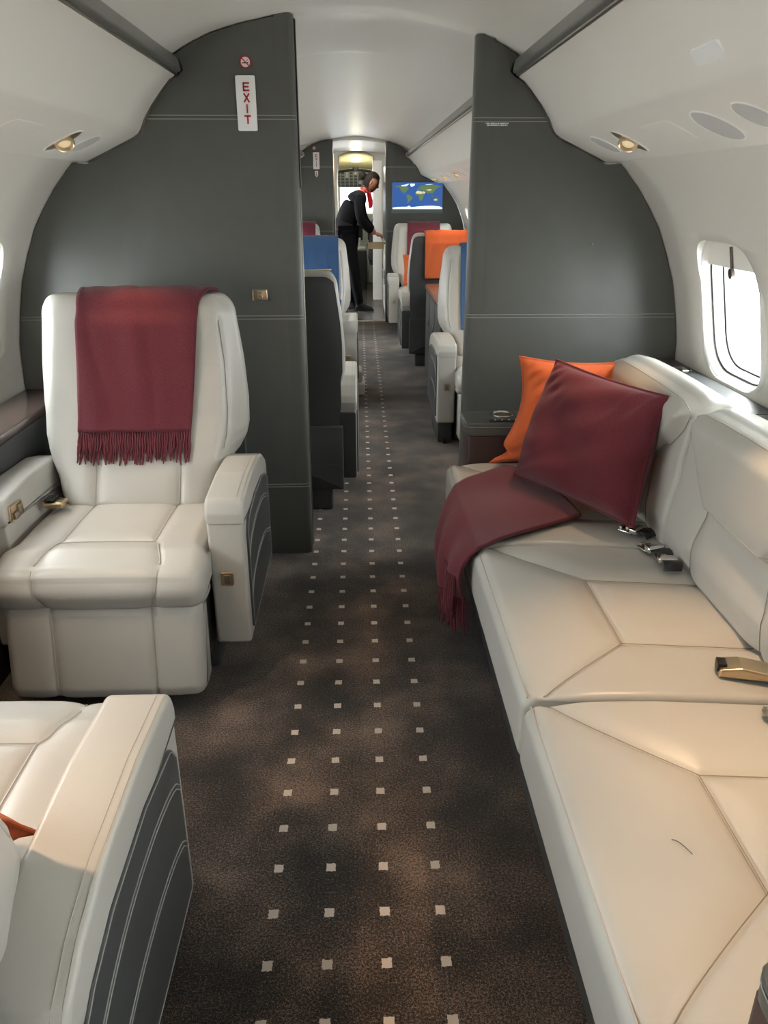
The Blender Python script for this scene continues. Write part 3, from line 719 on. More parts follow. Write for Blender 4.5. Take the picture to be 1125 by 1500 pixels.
seat(-.665, 2.30, -1, 1, 'cream leather seat facing the camera with a fringed maroon throw on its back')
seat(-.665, .83, 1, 1, 'cream leather seat at the lower left corner, facing away, cropped by the frame')
seat(-.355, 3.63, 1, 1, 'charcoal-backed seat right behind the left partition, bare headrest top', False, True)
s1L = seat(-.355, 5.50, -1, 1, 'cream seat with a blue throw over its headrest, left of the aisle')
seat(-.675, 8.42, -1, 1, 'far left cream seat with maroon throw against the forward bulkhead')
seat(.85, 4.65, -1, -1, 'cream seat facing the camera beside the right partition, blue throw on it', True)
seat(.76, 6.83, 1, -1, 'charcoal-backed seat carrying the bright orange throw, right of the aisle')
seat(.71, 8.40, -1, -1, 'cream seat below the map screen, with a maroon throw on its headrest')
V, F = join(rbox(.245, .425, -.30, -.02, 0, .085, .012), rbox(.25, .41, -.29, -.05, .085, .165, .02)); link('pedestal_cover', mesh('pedestal_cover', V, F), 'plastic', s1L).scale = (1, -1, 1)

# ------------------------------------------------------------------ throws over seat backs
def throw(cx, cy, d, x0, x1, zf, zr, m, label, fringe=0, shift=(0, 0), corner=False, seed=1):
    """cx,cy: seat centre, d: facing; x0..x1 world X at the top; zf/zr: how low it hangs in front / behind"""
    rnd = random.Random(seed); ph = [rnd.uniform(0, 6) for _ in range(6)]
    root = empty('throw_blanket', ((x0 + x1) / 2, cy - d * .26, 1.07), label, 'blanket', 'throws over the seat backs'); L = root.location
    path = []
    for z in np.arange(zf, .985, .02): path.append((back_front(z) + .014 + .008, z))
    for t in np.linspace(0, pi, 13): path.append((-.272 + .071 * cos(t) + .004, 1.012 + .060 * sin(t)))
    for z in np.arange(.985, zr, -.03): path.append((-.352 + .0 * z, z))
    path = np.array(path); dd = np.r_[0, np.cumsum(np.linalg.norm(np.diff(path, axis=0), axis=1))]; T = dd[-1]; ztop = np.interp(1.0, [0, 1], [0, 1])
    nf = len(np.arange(zf, .985, .02)); lf = dd[nf]
    def pt(u, t, off=0):
        l = T * t; y = np.interp(l, dd, path[:, 0]); z = np.interp(l, dd, path[:, 1])
        k = max(0, 1 - l / lf)            # 1 at the front hem
        w = .0035 * sin(7 * u + ph[0] + 3 * t) + .0025 * sin(13 * u + ph[1] - 5 * t * T) * k + .002 * sin(21 * u + 9 * l + ph[2])
        edge = .006 * (abs(2 * u - 1) ** 8)
        n = abs(w) + .001 - edge * .3 + off
        x = x0 + (x1 - x0) * u + (shift[0] * (1 - u) + shift[1] * u) * k + .004 * sin(5 * l + ph[3]) * (2 * u - 1)
        if corner and u > .80 and l > lf: x += .05 * (u - .8) / .2 * smoothstep(0, .15, l - lf)
        dy, dz = (1, 0) if l < lf else ((0, 1) if l < lf + .2 else (-1, 0))
        return (x - L.x, cy + d * (y + dy * n) - L.y, z + dz * n - L.z)
    V, F = grid(lambda u, t: pt(u, t), 40, 70)
    o = link('cloth', mesh('cloth', V, F, angle=80), m, root); solid(o, .007, 0)
    V, F = grid(lambda u, t: (lambda q: (q[0] + .004, q[1] - d * .0, q[2]))(pt(u, t * .94 + .03, .0075)), 30, 60)
    if fringe:
        parts = []
        for layer, (n, z0, ln) in enumerate(((46, zf + .004, .085), (54, zf - .005, .125))):
            for k in range(n):
                u = (k + .5) / n; x, y, z = pt(u, .0, -.003 if layer else .004); q = []
                sx = rnd.uniform(-.005, .005); sy = rnd.uniform(-.003, .003); l = ln * rnd.uniform(.88, 1.08) * fringe / .12
                base = cy + d * (back_front(zf) + .014)
                for j in range(7):
                    t = j / 6; zz = z - l * t; zw = zf - l * t
                    yy = cy + d * (back_front(max(.46, zw)) + .014 + (.005 if layer else .010)) - L.y
                    q.append((x + sx * t * t * 1.2 + .0015 * sin(9 * t + k), yy + d * abs(sy) * t, zz))
                parts.append(tube(q, .0036, 5, taper=[.8, 1, 1, 1, 1, .95, .6]))
        V, F = join(*parts); f = link('fringe', mesh('fringe', V, F), m, root); f['kind'] = 'stuff'
    return root
throw(-.665, 2.30, -1, -.837, -.461, .660, .80, 'maroon', 'fringed maroon wool throw hanging over the nearest cream seat back', .086, (-.002, -.036), True)
throw(-.355, 5.50, -1, -.46, -.105, .64, .85, 'blue', 'blue throw over the headrest of the cream seat left of the aisle', 0, (0, 0), False, 2)
throw(-.675, 8.42, -1, -.80, -.405, .72, .85, 'maroon', 'maroon throw over the far left seat back, near the far EXIT sign', 0, (0, 0), False, 3)
throw(.85, 4.65, -1, .645, 1.02, .60, .85, 'blue', 'blue throw hanging on the seat back beside the right partition', 0, (0, 0), False, 4)
throw(.76, 6.83, 1, .565, .985, .80, .705, 'orange', 'orange throw folded over the charcoal seat back on the right', 0, (0, 0), False, 5)
throw(.71, 8.40, -1, .545, .885, .70, .85, 'maroon', 'maroon throw on the headrest of the seat below the map screen', 0, (0, 0), False, 6)

# ------------------------------------------------------------------ pillows
def pillow(BL, BR, TR, TL, th, m, label, n=56, pinch=.055, left=0):
    BL, BR, TR, TL = map(Vector, (BL, BR, TR, TL)); c = (BL + BR + TR + TL) / 4; base = Vector((c.x, c.y, min(BL.z, BR.z)))
    N = ((BR - BL).cross(TL - BL)).normalized(); root = empty('pillow', base, label, 'pillow', 'wool scatter pillows')
    def P(u, v, side):
        a, b = u * 2 - 1, v * 2 - 1
        p = BL * (1 - u) * (1 - v) + BR * u * (1 - v) + TR * u * v + TL * (1 - u) * v
        # edges draw in between the corners
        p += (c - p) * (pinch * ((1 - a * a) * b ** 6 + (1 - b * b) * a ** 6) * 1.6)
        p += (BR - BL) * (left * (1 - u) ** 3 * (sin(pi * v) ** .8 + .9 * exp(-((v - .09) / .05) ** 2)))
        h = (max(0, (1 - a ** 4)) * max(0, (1 - b ** 4))) ** .55 * (1 - .25 * (a * a * b * b))
        w = .006 * sin(5 * a + 4 * b) * h + .0045 * sin(11 * b - 6 * a + 1) * h * (.3 + abs(b))
        w += .011 * exp(-((abs(a) - abs(b)) * 3.5) ** 2) * (min(abs(a), abs(b)) ** 2) * (1 - max(abs(a), abs(b)) ** 8) * sin(16 * (a - b) + 9 * a * b)
        return p + N * (side * (th * h) + w) - base
    V, F = [], []
    for side in (1, -1): V, F = join((V, F), grid(lambda u, v: P(u, v, side), n, n))
    me = mesh('cover', V, F, angle=70); bm = bmesh.new(); bm.from_mesh(me); bmesh.ops.remove_doubles(bm, verts=bm.verts, dist=1e-5)
    for e in bm.edges: e.smooth = True
    bm.to_mesh(me); bm.free(); link('cover', me, m, root)
    E = [P(u, 0, 0) for u in np.linspace(0, 1, 30)] + [P(1, v, 0) for v in np.linspace(.03, 1, 30)] + [P(u, 1, 0) for u in np.linspace(.97, 0, 30)] + [P(0, v, 0) for v in np.linspace(.97, .03, 30)]
    V, F = tube(E, .0035, 6, True); link('piping', mesh('piping', V, F), m, root)
    return root
pillow((.488, 2.585, .475), (.875, 2.545, .480), (.930, 2.585, .825), (.575, 2.610, .842), .068, 'orange', 'orange wool pillow behind the maroon one at the far end of the sofa', pinch=.05, left=.10)
pillow((.545, 2.425, .485), (.800, 1.985, .482), (.892, 2.100, .828), (.667, 2.470, .858), .078, 'plum', 'square maroon pillow leaning in front of the orange pillow on the sofa', pinch=.028)
pillow((-.84, .78, .48), (-.430, .872, .505), (-.50, .70, .80), (-.83, .66, .82), .055, 'orange', 'orange pillow tip showing on the seat at the lower left corner')
pillow((.48, 8.10, .49), (.80, 8.10, .49), (.80, 8.19, .78), (.48, 8.19, .78), .05, 'orange', 'orange pillow on the far seat below the map screen')
pillow((-.42, 5.08, .49), (-.075, 5.13, .49), (-.08, 5.26, .70), (-.40, 5.33, .80), .05, 'blue', 'blue pillow on the seat with the blue throw, left of the aisle')

# ------------------------------------------------------------------ sofa
SX0, SX1 = .345, .885
def make_sofa():
    L = Vector((.75, 1.63, 0)); root = empty('sofa', L, 'long cream leather three-place sofa along the right wall', 'sofa')
    spans = [(1.962, 2.665), (1.247, 1.958), (.590, 1.240)]
    off = lambda A: [(x - L.x, y - L.y, z - L.z) for x, y, z in A]
    V, F = rbox(.425, 1.06, .60, 2.66, 0, .30, .006); link('base', mesh('base', off(V), F), 'darkseat', root)
    for i, (a, b) in enumerate(spans):
        # seat cushion: profile in x-z, extruded along y
        P = rpoly([(SX0 + .012, .293), (SX0, .315), (SX0, .425), (SX0 + .022, .452), (.60, .449), (SX1 + .03, .428), (SX1 + .03, .30)], [.008, .02, .03, .03, .3, .01, .01], 5)
        P = densify(P, .007); V, F = extr([(p[0], p[1]) for p in P], 'y', a, b, .016, .007, 5)
        A = np.array(V); m_ = (a + b) / 2; hw = (b - a) / 2
        me = mesh('seat_cushion', off(A), F, angle=60)
        zt = lambda x: np.interp(x, [SX0, SX0 + .022, .60, .92], [.435, .452, .449, .428]); K = lambda x, y: (x - L.x, y - L.y, zt(x))
        ia, ib = a + .205, b - .205; xi = .605
        cur = lambda y0, y1: chain(*[K(SX0 + .045 + (xi - SX0 - .045) * t, y0 + (y1 - y0) * (t ** .9)) for t in np.linspace(0, 1, 9)])
        segs = cur(a + .008, ia) + cur(b - .008, ib) + chain(K(xi, ia), K(xi, (ia + ib) / 2), K(xi, ib)) + chain(K(xi, ia), K(.75, ia), K(.90, ia)) + chain(K(xi, ib), K(.75, ib), K(.90, ib))
        carve(me, segs, .015, .0075, .6, 5.0, .0009); c = link('seat_cushion', me, 'cream', root)
        pq = min(offset(P, -.0004), key=lambda p: (p[0] - SX0 - .004) ** 2 + (p[1] - .446) ** 2); pts = [(pq[0], y, pq[1]) for y in np.linspace(a + .012, b - .012, 20)]
        V, F = tube(pts, .0017, 6); link('piping', mesh('piping', off(V), F), 'cream_seam', c)
        # back cushion: profile in x-z with a rolled top
        P = rpoly([(.882, .425), (.872, .50), (.893, .640), (.902, .80), (.918, .838), (.965, .858), (1.03, .842), (1.062, .80), (1.062, .43)], [.02, .1, .1, .05, .03, .05, .04, .03, .01], 5)
        P = densify(P, .008); V, F = extr(P, 'y', a, b, .022, .008, 6); A = np.array(V)
        q = np.abs((A[:, 1] - m_) / hw); dip = .028 * np.clip((q - .72) / .28, 0, 1) ** 2 + .008 * q ** 2
        A[:, 2] -= np.where(A[:, 2] > .6, dip * np.clip((A[:, 2] - .6) / .2, 0, 1), 0)
        up = np.clip((A[:, 2] - .612) / .025, 0, 1) * np.clip((.86 - A[:, 2]) / .05, 0, 1); fr = A[:, 0] < .93
        qm = .44 + .50 * np.clip((A[:, 2] - .625) / .175, 0, 1)
        A[:, 0] -= np.where(fr, .024 * up * np.clip((qm - q) / .10 + .3, 0, 1), 0)
        me = mesh('back_cushion', off(A), F, angle=60)
        fx = lambda z: np.interp(z, [.43, .50, .64, .80], [.882, .874, .885, .895]); K = lambda y, z: (fx(z) - L.x, y - L.y, z)
        zi = .625
        segs = chain(*[K(a + .006 + .19 * t, .80 - .175 * t ** .85) for t in np.linspace(0, 1, 7)]) + chain(*[K(b - .006 - .19 * t, .80 - .175 * t ** .85) for t in np.linspace(0, 1, 7)])
        segs += chain(K(a + .196, zi), K(m_, zi), K(b - .196, zi)) + chain(K(a + .196, zi), K(a + .170, .53), K(a + .165, .43)) + chain(K(b - .196, zi), K(b - .170, .53), K(b - .165, .43))
        carve(me, segs, .014, .0075, .55, 4.5, .0009); c = link('back_cushion', me, 'cream', root)
        pts = []
        for y in np.linspace(a + .02, b - .02, 26):
            q_ = abs((y - m_) / hw); dp = .028 * max(0, (q_ - .72) / .28) ** 2 + .008 * q_ ** 2; pts.append((.914 - L.x - .003, y - L.y, .838 - dp + .001))
        V, F = tube(pts, .0016, 6); link('piping', mesh('piping', V, F), 'cream_seam', c)
    # lap belts
    def belt(x, y, rot, kind):
        r = bpy.data.objects.new('lap_belt', None); 
        if kind == 'latch':
            V, F = grid(lambda u, t: (.085 * t - .012, -.0235 + .047 * u, .005 + .014 * sin(pi * t)), 2, 10); me = mesh('lap_belt', V, F)
            o = link('lap_belt', me, 'satin', root); solid(o, .003)
            V, F = join(extr(rpoly([(-.062, .004), (-.060, .022), (-.02, .030), (.045, .022), (.05, .006)], .003, 3), 'y', -.026, .026, .004)); link('buckle', mesh('buckle', V, F), 'brass', o)
            V, F = join(rbox(-.0645, -.046, -.014, .014, .010, .0295, .002)); link('buckle_slot', mesh('buckle_slot', V, F), 'black', o)
        else:
            V, F = grid(lambda u, t: (.05 * t - .01, -.0235 + .047 * u + .008 * sin(3 * t), .006 + .012 * sin(pi * t)), 2, 10); me = mesh('lap_belt', V, F)
            o = link('lap_belt', me, 'black', root); solid(o, .003)
            V, F = join(rbox(-.055, -.012, -.024, .024, .006, .012, .003), rbox(-.02, .005, -.026, .026, .008, .026, .006)); link('buckle', mesh('buckle', V, F), 'chrome', o)
            V, F = join(rbox(-.060, -.050, -.010, .010, .010, .016, .002), lathe([(.008, 0), (.008, .005)], (-.035, 0, .012), (0, 0, 1), 16)); link('buckle_tab', mesh('buckle_tab', V, F), 'satin', o)
        o.location = (x - L.x, y - L.y, .436); o.rotation_euler = (0, 0, rot); return o
    belt(.835, 2.03, radians(-50), 'tongue'); belt(.838, 1.90, radians(-70), 'latch2'); belt(.845, 1.83, radians(-95), 'tongue')
    belt(.825, 1.325, radians(-14), 'latch'); belt(.845, 1.175, radians(-12), 'tongue')
    return root
make_sofa()
# dark hair lying on the near cushion
V, F = tube([(.498 + .02 * t, .882 - .03 * t + .008 * sin(3 * t), .4535) for t in np.linspace(0, 1, 8)], .0006, 4)
tag(link('loose_thread', mesh('loose_thread', V, F), 'black'), 'fine dark thread lying on the nearest sofa seat cushion', 'thread')

# throw over the front of the sofa
def sofa_throw():
    L = Vector((.45, 2.2, .46)); root = empty('throw_blanket', L, 'maroon wool throw spilling from under the pillows over the sofa front', 'blanket')
    top = [Vector(p) for p in ((.60, 2.54, .464), (.70, 2.36, .464), (.70, 2.14, .464))]
    topc = [Vector((.535, 2.565, .462)), Vector((.64, 2.40, .462)), Vector((.69, 2.12, .460))]
    edge = [Vector((.352, 2.405, .462)), Vector((.350, 2.15, .465)), Vector((.356, 1.905, .463))]
    bot = [Vector((.288, 2.16, .265)), Vector((.285, 2.05, .27)), Vector((.318, 1.945, .285))]
    def q3(a, u): return a[0] * (2 * (u - .5) * (u - 1)) + a[1] * (4 * u * (1 - u)) + a[2] * (2 * u * (u - .5))
    def P(u, v):
        A, B, C_ = q3(topc, u), q3(edge, u), q3(bot, u)
        if v < .5: p = A.lerp(B, v / .5)
        else:
            t = (v - .5) / .5; out = Vector((-.030, 0, 0)) * sin(pi * min(1, t * 1.0)) * .9
            p = B.lerp(C_, t) + out
        k = smoothstep(.42, 1, v)
        p = p + Vector((-.012 * k * sin(u * 15 + 1.5), 0, 0)) + Vector((0, 0, .0025 * sin(9 * u + 7 * v) + .003 * sin(5 * u - 9 * v) + .003))
        # round over the cushion edge
        p.z -= .010 * exp(-((v - .5) / .07) ** 2) 
        return p - L
    V, F = grid(lambda v, u: P(u, v), 70, 50); o = link('cloth', mesh('cloth', V, F, angle=80), 'plum', root); solid(o, .008, 1)
    rnd = random.Random(5); parts = []
    for layer in (0, 1):
        for k in range(44):
            u = (k + .5) / 44; b = P(u, 1.0); l = rnd.uniform(.075, .10) + .03 * layer; sx, sy = rnd.uniform(-.010, .012), rnd.uniform(-.012, .012)
            parts.append(tube([(b.x + .006 * layer + sx * t * t, b.y + sy * t + .002 * sin(8 * t + k), b.z - l * t) for t in np.linspace(0, 1, 6)], .0036, 5, taper=[.8, 1, 1, 1, .9, .6]))
    # the upper fringed corner folded over the hanging part
    for k in range(16):
        u = .55 + .42 * (k + .5) / 16; b = P(u, .80); l = rnd.uniform(.10, .13)
        parts.append(tube([(b.x - .010 - .006 * t, b.y + rnd.uniform(-.004, .004) * t - .01 * t, b.z - l * t) for t in np.linspace(0, 1, 6)], .0036, 5, taper=[.8, 1, 1, 1, .9, .6]))
    V, F = join(*parts); f = link('fringe', mesh('fringe', V, F), 'plum', root); f['kind'] = 'stuff'
sofa_throw()

# end consoles of the sofa
def console(y0, y1, x0, x1, label, cup):
    root = empty('side_console', ((x0 + x1) / 2, (y0 + y1) / 2, 0), label, 'console', 'sofa end consoles'); L = root.location
    off = lambda A: [(x - L.x, y - L.y, z) for x, y, z in A]
    V, F = rbox(x0 + .01, x1, y0 + .006, y1, 0, .541, .004, .012); link('body', mesh('body', off(V), F), 'maroonpanel', root)
    V, F = rbox(x0 + .004, x1, y0 + .002, y1, .542, .572, .004, .03); link('upper_band', mesh('upper_band', off(V), F), 'dark', root)
    V, F = rbox(x0, x1, y0, y1, .573, .588, .006, .035); t = link('leather_top', mesh('leather_top', off(V), F), 'dark', root)
    e = rrect(x0 + .006, x1 - .006, y0 + .006, y1 - .006, .032, 6)
    V, F = join(tube([(p[0] - L.x, p[1] - L.y, .587) for p in e], .0013, 5, True), tube([(p[0] - L.x - .0, p[1] - L.y, .574) for p in offset(e, -.006)], .0014, 5, True)); link('top_stitching', mesh('top_stitching', V, F), 'greythread', t)
    if cup:
        for cx in cup:
            V, F = lathe([(.030, .580), (.036, .590), (.040, .5935), (.043, .591), (.043, .587)], (cx - L.x, (y0 + y1) / 2 + .03 - L.y, 0), (0, 0, 1), 32, True); c = link('cup_holder', mesh('cup_holder', V, F), 'chrome', root)
            V, F = lathe([(.031, .5885), (.031, .590)], (cx - L.x, (y0 + y1) / 2 + .03 - L.y, 0), (0, 0, 1), 28); link('cup_base', mesh('cup_base', V, F), 'brass', c)
        V, F = rbox(cup[0] - .065 - L.x, cup[-1] - L.x, y0 + .025 - L.y, y0 + .055 - L.y, .587, .591, .002, .012); c = link('control_strip', mesh('control_strip', V, F), 'black', root)
        V, F = join(*[lathe([(.0035, .591), (.0035, .5925)], (cup[0] - .04 + .025 * k - L.x, y0 + .040 - L.y, 0), (0, 0, 1), 12) for k in range(4)]); link('buttons', mesh('buttons', V, F), 'sign', c)
console(2.680, Y_P1 - .008, .412, 1.06, 'dark leather-topped side console with chrome cup holders at the sofa far end', (.565, .70))
console(.35, .585, .455, 1.06, 'dark stitched console corner at the bottom right edge of the photo', None)
# black bag standing on the near console
V, F = extr(rpoly([(.49, .590), (.99, .590), (.97, .86), (.53, .86)], .05, 6), 'y', .40, .52, .03); root = empty('soft_bag', (.74, .46, .590), 'black bag edge at the bottom right corner, on the dark console', 'bag')
link('bag_body', mesh('bag_body', [(x - .74, y - .46, z - .590) for x, y, z in V], F), 'black', root)
V, F = tube([(-.1 + .2 * t, 0, .265 + .07 * sin(pi * t)) for t in np.linspace(0, 1, 12)], .008, 8); link('handle', mesh('handle', V, F), 'black', root)

# ------------------------------------------------------------------ furniture in the forward cabin
root = empty('credenza', (.86, 5.75, 0), 'charcoal cabinet with glossy red-brown top between the right seats', 'cabinet')
V, F = rbox(-.29, .19, -.62, .58, .0, .655, .006, .06); link('body', mesh('body', V, F), 'maroonpanel', root)
V, F = rbox(-.305, .30, -.64, .60, .657, .690, .006, .07); link('top', mesh('top', V, F), 'redwood', root)
for i, (a, b) in enumerate(((-.58, -.20), (-.18, .19), (.21, .56))):
    V, F = rbox(-.297, -.285, a, b, .03, .645, .003); d = link('door', mesh('door', V, F), 'darkseat', root)
    V, F = rbox(-.306, -.296, a + .03, a + .045, .42, .48, .003); link('handle', mesh('handle', V, F), 'chrome', d)

# map screen
root = empty('map_screen', (.670, Y_P2 - .001, 1.307), 'wall screen showing a blue world map on the forward bulkhead', 'screen')
V, F = rbox(-.276, .272, -.016, 0, -.158, .150, .004, .006, 'y'); link('bezel', mesh('bezel', V, F), 'bezel', root)
V, F = rbox(-.268, .264, -.0175, -.015, -.118, .147, 0, .002, 'y'); sc = link('display', mesh('display', V, F), 'screen_sea', root)
def ll(lon, lat): return (-.268 + .532 * (lon + 180) / 360, -.118 + .265 * (lat + 90) / 180)
def land(pls):
    out = []
    for pl in pls:
        P = [ll(*p) for p in pl]; out.append(ringloft([[(p[0], -.0176, p[1]) for p in P], [(p[0], -.0182, p[1]) for p in P]]))
    return join(*out)
NA = [(-165, 62), (-140, 70), (-95, 70), (-80, 62), (-60, 52), (-70, 43), (-80, 32), (-82, 26), (-97, 26), (-97, 18), (-86, 16), (-80, 8), (-95, 15), (-107, 23), (-118, 33), (-125, 45), (-135, 58), (-155, 58)]
SA = [(-78, 8), (-60, 9), (-50, 0), (-35, -7), (-40, -22), (-55, -34), (-66, -45), (-70, -54), (-74, -45), (-71, -20), (-80, -5)]
EU = [(-8, 38), (-8, 44), (0, 49), (8, 56), (15, 66), (28, 71), (60, 70), (100, 76), (140, 72), (175, 68), (160, 60), (140, 52), (128, 40), (120, 30), (108, 20), (104, 10), (98, 16), (90, 22), (80, 10), (72, 20), (60, 25), (48, 30), (36, 36), (26, 38), (20, 40), (12, 44), (2, 42)]
AF = [(-16, 15), (-10, 30), (0, 36), (12, 36), (25, 31), (33, 30), (43, 12), (51, 11), (40, -5), (40, -16), (32, -28), (20, -34), (14, -20), (12, -5), (8, 4), (-8, 5)]
AU = [(114, -22), (122, -17), (131, -12), (138, -16), (143, -11), (153, -26), (148, -38), (138, -34), (128, -32), (116, -34)]
V, F = land([NA, SA, EU, AF, AU, [(95, 3), (105, -6), (118, -8), (116, 2)], [(132, -2), (148, -6), (142, -9)]]); link('map_landmass', mesh('map_landmass', V, F, False), 'screen_land', sc)
SAH = [(-14, 18), (-9, 29), (0, 34), (12, 33), (24, 30), (33, 29), (40, 16), (20, 14), (0, 15)]; ARB = [(36, 30), (46, 30), (58, 22), (45, 13)]
V, F = land([[(p[0], p[1]) for p in SAH], ARB, [(60, 42), (90, 45), (105, 42), (85, 34)], [(118, -24), (132, -19), (142, -24), (138, -31), (122, -30)]]); V = [(x, y - .0006, z) for x, y, z in V]; link('map_desert', mesh('map_desert', V, F, False), 'screen_sand', sc)
V, F = land([[(-180, -88), (-180, -78), (-140, -74), (-75, -73), (-60, -65), (-45, -76), (0, -71), (60, -67), (110, -66), (160, -70), (180, -78), (180, -88)], [(-55, 82), (-20, 82), (-22, 70), (-44, 60), (-52, 68)], [(-120, 70), (-85, 76), (-70, 82), (-60, 80), (-80, 66), (-110, 64)], [(50, 76), (100, 79), (110, 77), (70, 73)]]); V = [(x, y - .0009, z) for x, y, z in V]; link('map_ice', mesh('map_ice', V, F, False), 'screen_ice', sc)

# ------------------------------------------------------------------ entry vestibule and galley
def vest():
    # ceiling over the entry, lower than the cabin ceiling
    P = [(-.95, 1.62), (-.7, 1.74), (-.4, 1.825), (-.15, 1.862), (.1, 1.862), (.4, 1.825), (.7, 1.74), (.95, 1.62)]
    V, F = ringloft([[(a + X0, y, b) for a, b in P] for y in (Y_P2B + .0, 10.2, Y_DOOR)], False, False) if 0 else ringloft([[(a + X0, y, b + dz) for a, b in P] for y, dz in ((Y_P2B - .012, .07), (Y_P2B + .004, .0), (10.2, 0), (Y_DOOR, 0))], False, False); o = struct(link('ceiling_entry', mesh('ceiling_entry', V, F), 'ceil')); solid(o, .02, 1)
    for k, y in enumerate((9.32, 9.75)):
        V, F = lathe([(.05, 0), (.05, .006), (.038, .010)], (0, 0, 0), (0, 0, -1), 24)
        o = link('downlight', mesh('downlight', V, F), 'lamp'); o.location = (.02, y, 1.8615); tag(o, ('nearer' if k == 0 else 'farther') + ' of two round downlights in the entry ceiling', 'ceiling light', 'entry downlights')
    # left side: panel, open entry door, panel
    for i, (a, b) in enumerate(((Y_P2B, 9.85), (10.05, Y_DOOR))):
        V, F = rbox(-.97, -.93, a, b, 0, 1.72, .004) if i else rbox(-.97, -.93, a, b, 0, 1.72, .004); struct(link('wall_entry_left' + ('_aft', '_forward')[i], mesh('wall_entry', V, F), 'plastic'))
    V, F = rbox(-.97, -.93, 9.85, 10.05, 1.66, 1.72, .004); struct(link('trim_4', mesh('door_head', V, F), 'plastic'))
    V, F = rbox(.93, .97, Y_P2B, Y_DOOR, 0, 1.72, .004); struct(link('wall_entry_right', mesh('wall_entry_right', V, F), 'plastic'))
    # narrow wardrobe panels just inside the bulkhead, left
    root = empty('wardrobe', (-.60, 9.26, 0), 'pale entry wardrobe panel behind the far left bulkhead', 'wardrobe')
    V, F = rbox(.05, .375, -.20, .20, 0, 1.755, .01); link('body', mesh('body', V, F), 'galley', root)
    V, F = rbox(.374, .380, -.195, -.10, .02, 1.42, .002); d = link('door_edge', mesh('door_edge', V, F), 'black', root)
    V, F = rbox(.374, .382, .06, .08, 0.0, 1.755, .002); link('metal_strip', mesh('metal_strip', V, F), 'brass', root)
    # galley on the right
    root = empty('galley_unit', (.62, 9.62, 0), 'white galley cabinet column at the right of the far doorway', 'galley')
    V, F = rbox(-.285, .27, -.56, .60, .86, 1.63, .006); u = link('upper_cabinet', mesh('upper_cabinet', V, F), 'black', root)
    V, F = rbox(-.292, -.283, -.50, -.20, 1.46, 1.62, .003); link('placard', mesh('placard', V, F), 'galley', u)
    V, F = rbox(-.285, .30, -.56, .60, .03, .83, .006); lc = link('lower_cabinet', mesh('lower_cabinet', V, F), 'galley', root)
    V, F = rbox(-.31, .30, -.57, .62, .83, .86, .005); link('worktop', mesh('worktop', V, F), 'steel', root)
    for a, b in ((-.54, -.18), (-.16, .20), (.22, .58)):
        V, F = rbox(-.292, -.284, a, b, .08, .70, .003); dd = link('door', mesh('door', V, F), 'galley', lc)
        V, F = rbox(-.304, -.291, a + .02, a + .035, .40, .56, .003); link('handle', mesh('handle', V, F), 'steel', dd)
    V, F = rbox(-.40, -.285, .95, 1.10, .05, 1.72, .004); link('end_panel', mesh('end_panel', V, F), 'plastic', root)
    # pulled-out drawer
    V, F = join(rbox(-.475, -.465, .16, .40, .725, .812, .003), rbox(-.47, -.27, .16, .166, .735, .80, .002), rbox(-.47, -.27, .394, .40, .735, .80, .002), rbox(-.47, -.27, .16, .40, .732, .738, .002)); d = link('drawer', mesh('drawer', V, F), 'drawer', root)
    V, F = tube([(-.478, .22, .775), (-.49, .23, .775), (-.49, .33, .775), (-.478, .34, .775)], .004, 6); link('handle', mesh('handle', V, F), 'steel', d)
    # forward bulkhead with the flight deck doorway
    P = [(-.97, 0), (-.225, 0), (-.235, 1.55), (-.215, 1.80), (-.10, 1.845), (.02, 1.852), (.13, 1.845), (.235, 1.80), (.245, 1.55), (.235, 0), (.97, 0), (.97, 1.66), (.7, 1.78), (.4, 1.86), (.1, 1.895), (-.1, 1.895), (-.4, 1.86), (-.7, 1.78), (-.97, 1.66)]
    me = bpy.data.meshes.new('wall_cockpit'); bm = bmesh.new(); vs = [bm.verts.new((x, Y_DOOR, z)) for x, z in P]; fc = bm.faces.new(vs)
    r_ = bmesh.ops.extrude_face_region(bm, geom=[fc]); bmesh.ops.translate(bm, vec=(0, .06, 0), verts=[g for g in r_['geom'] if isinstance(g, bmesh.types.BMVert)]); bmesh.ops.recalc_face_normals(bm, faces=bm.faces); bm.to_mesh(me); bm.free()
    struct(link('wall_cockpit', me, 'galley'))
    V, F = tube([(x, Y_DOOR - .004, z) for x, z in P[1:10]], .010, 6); struct(link('trim_5', mesh('doorway_trim', V, F), 'satin'))
vest()

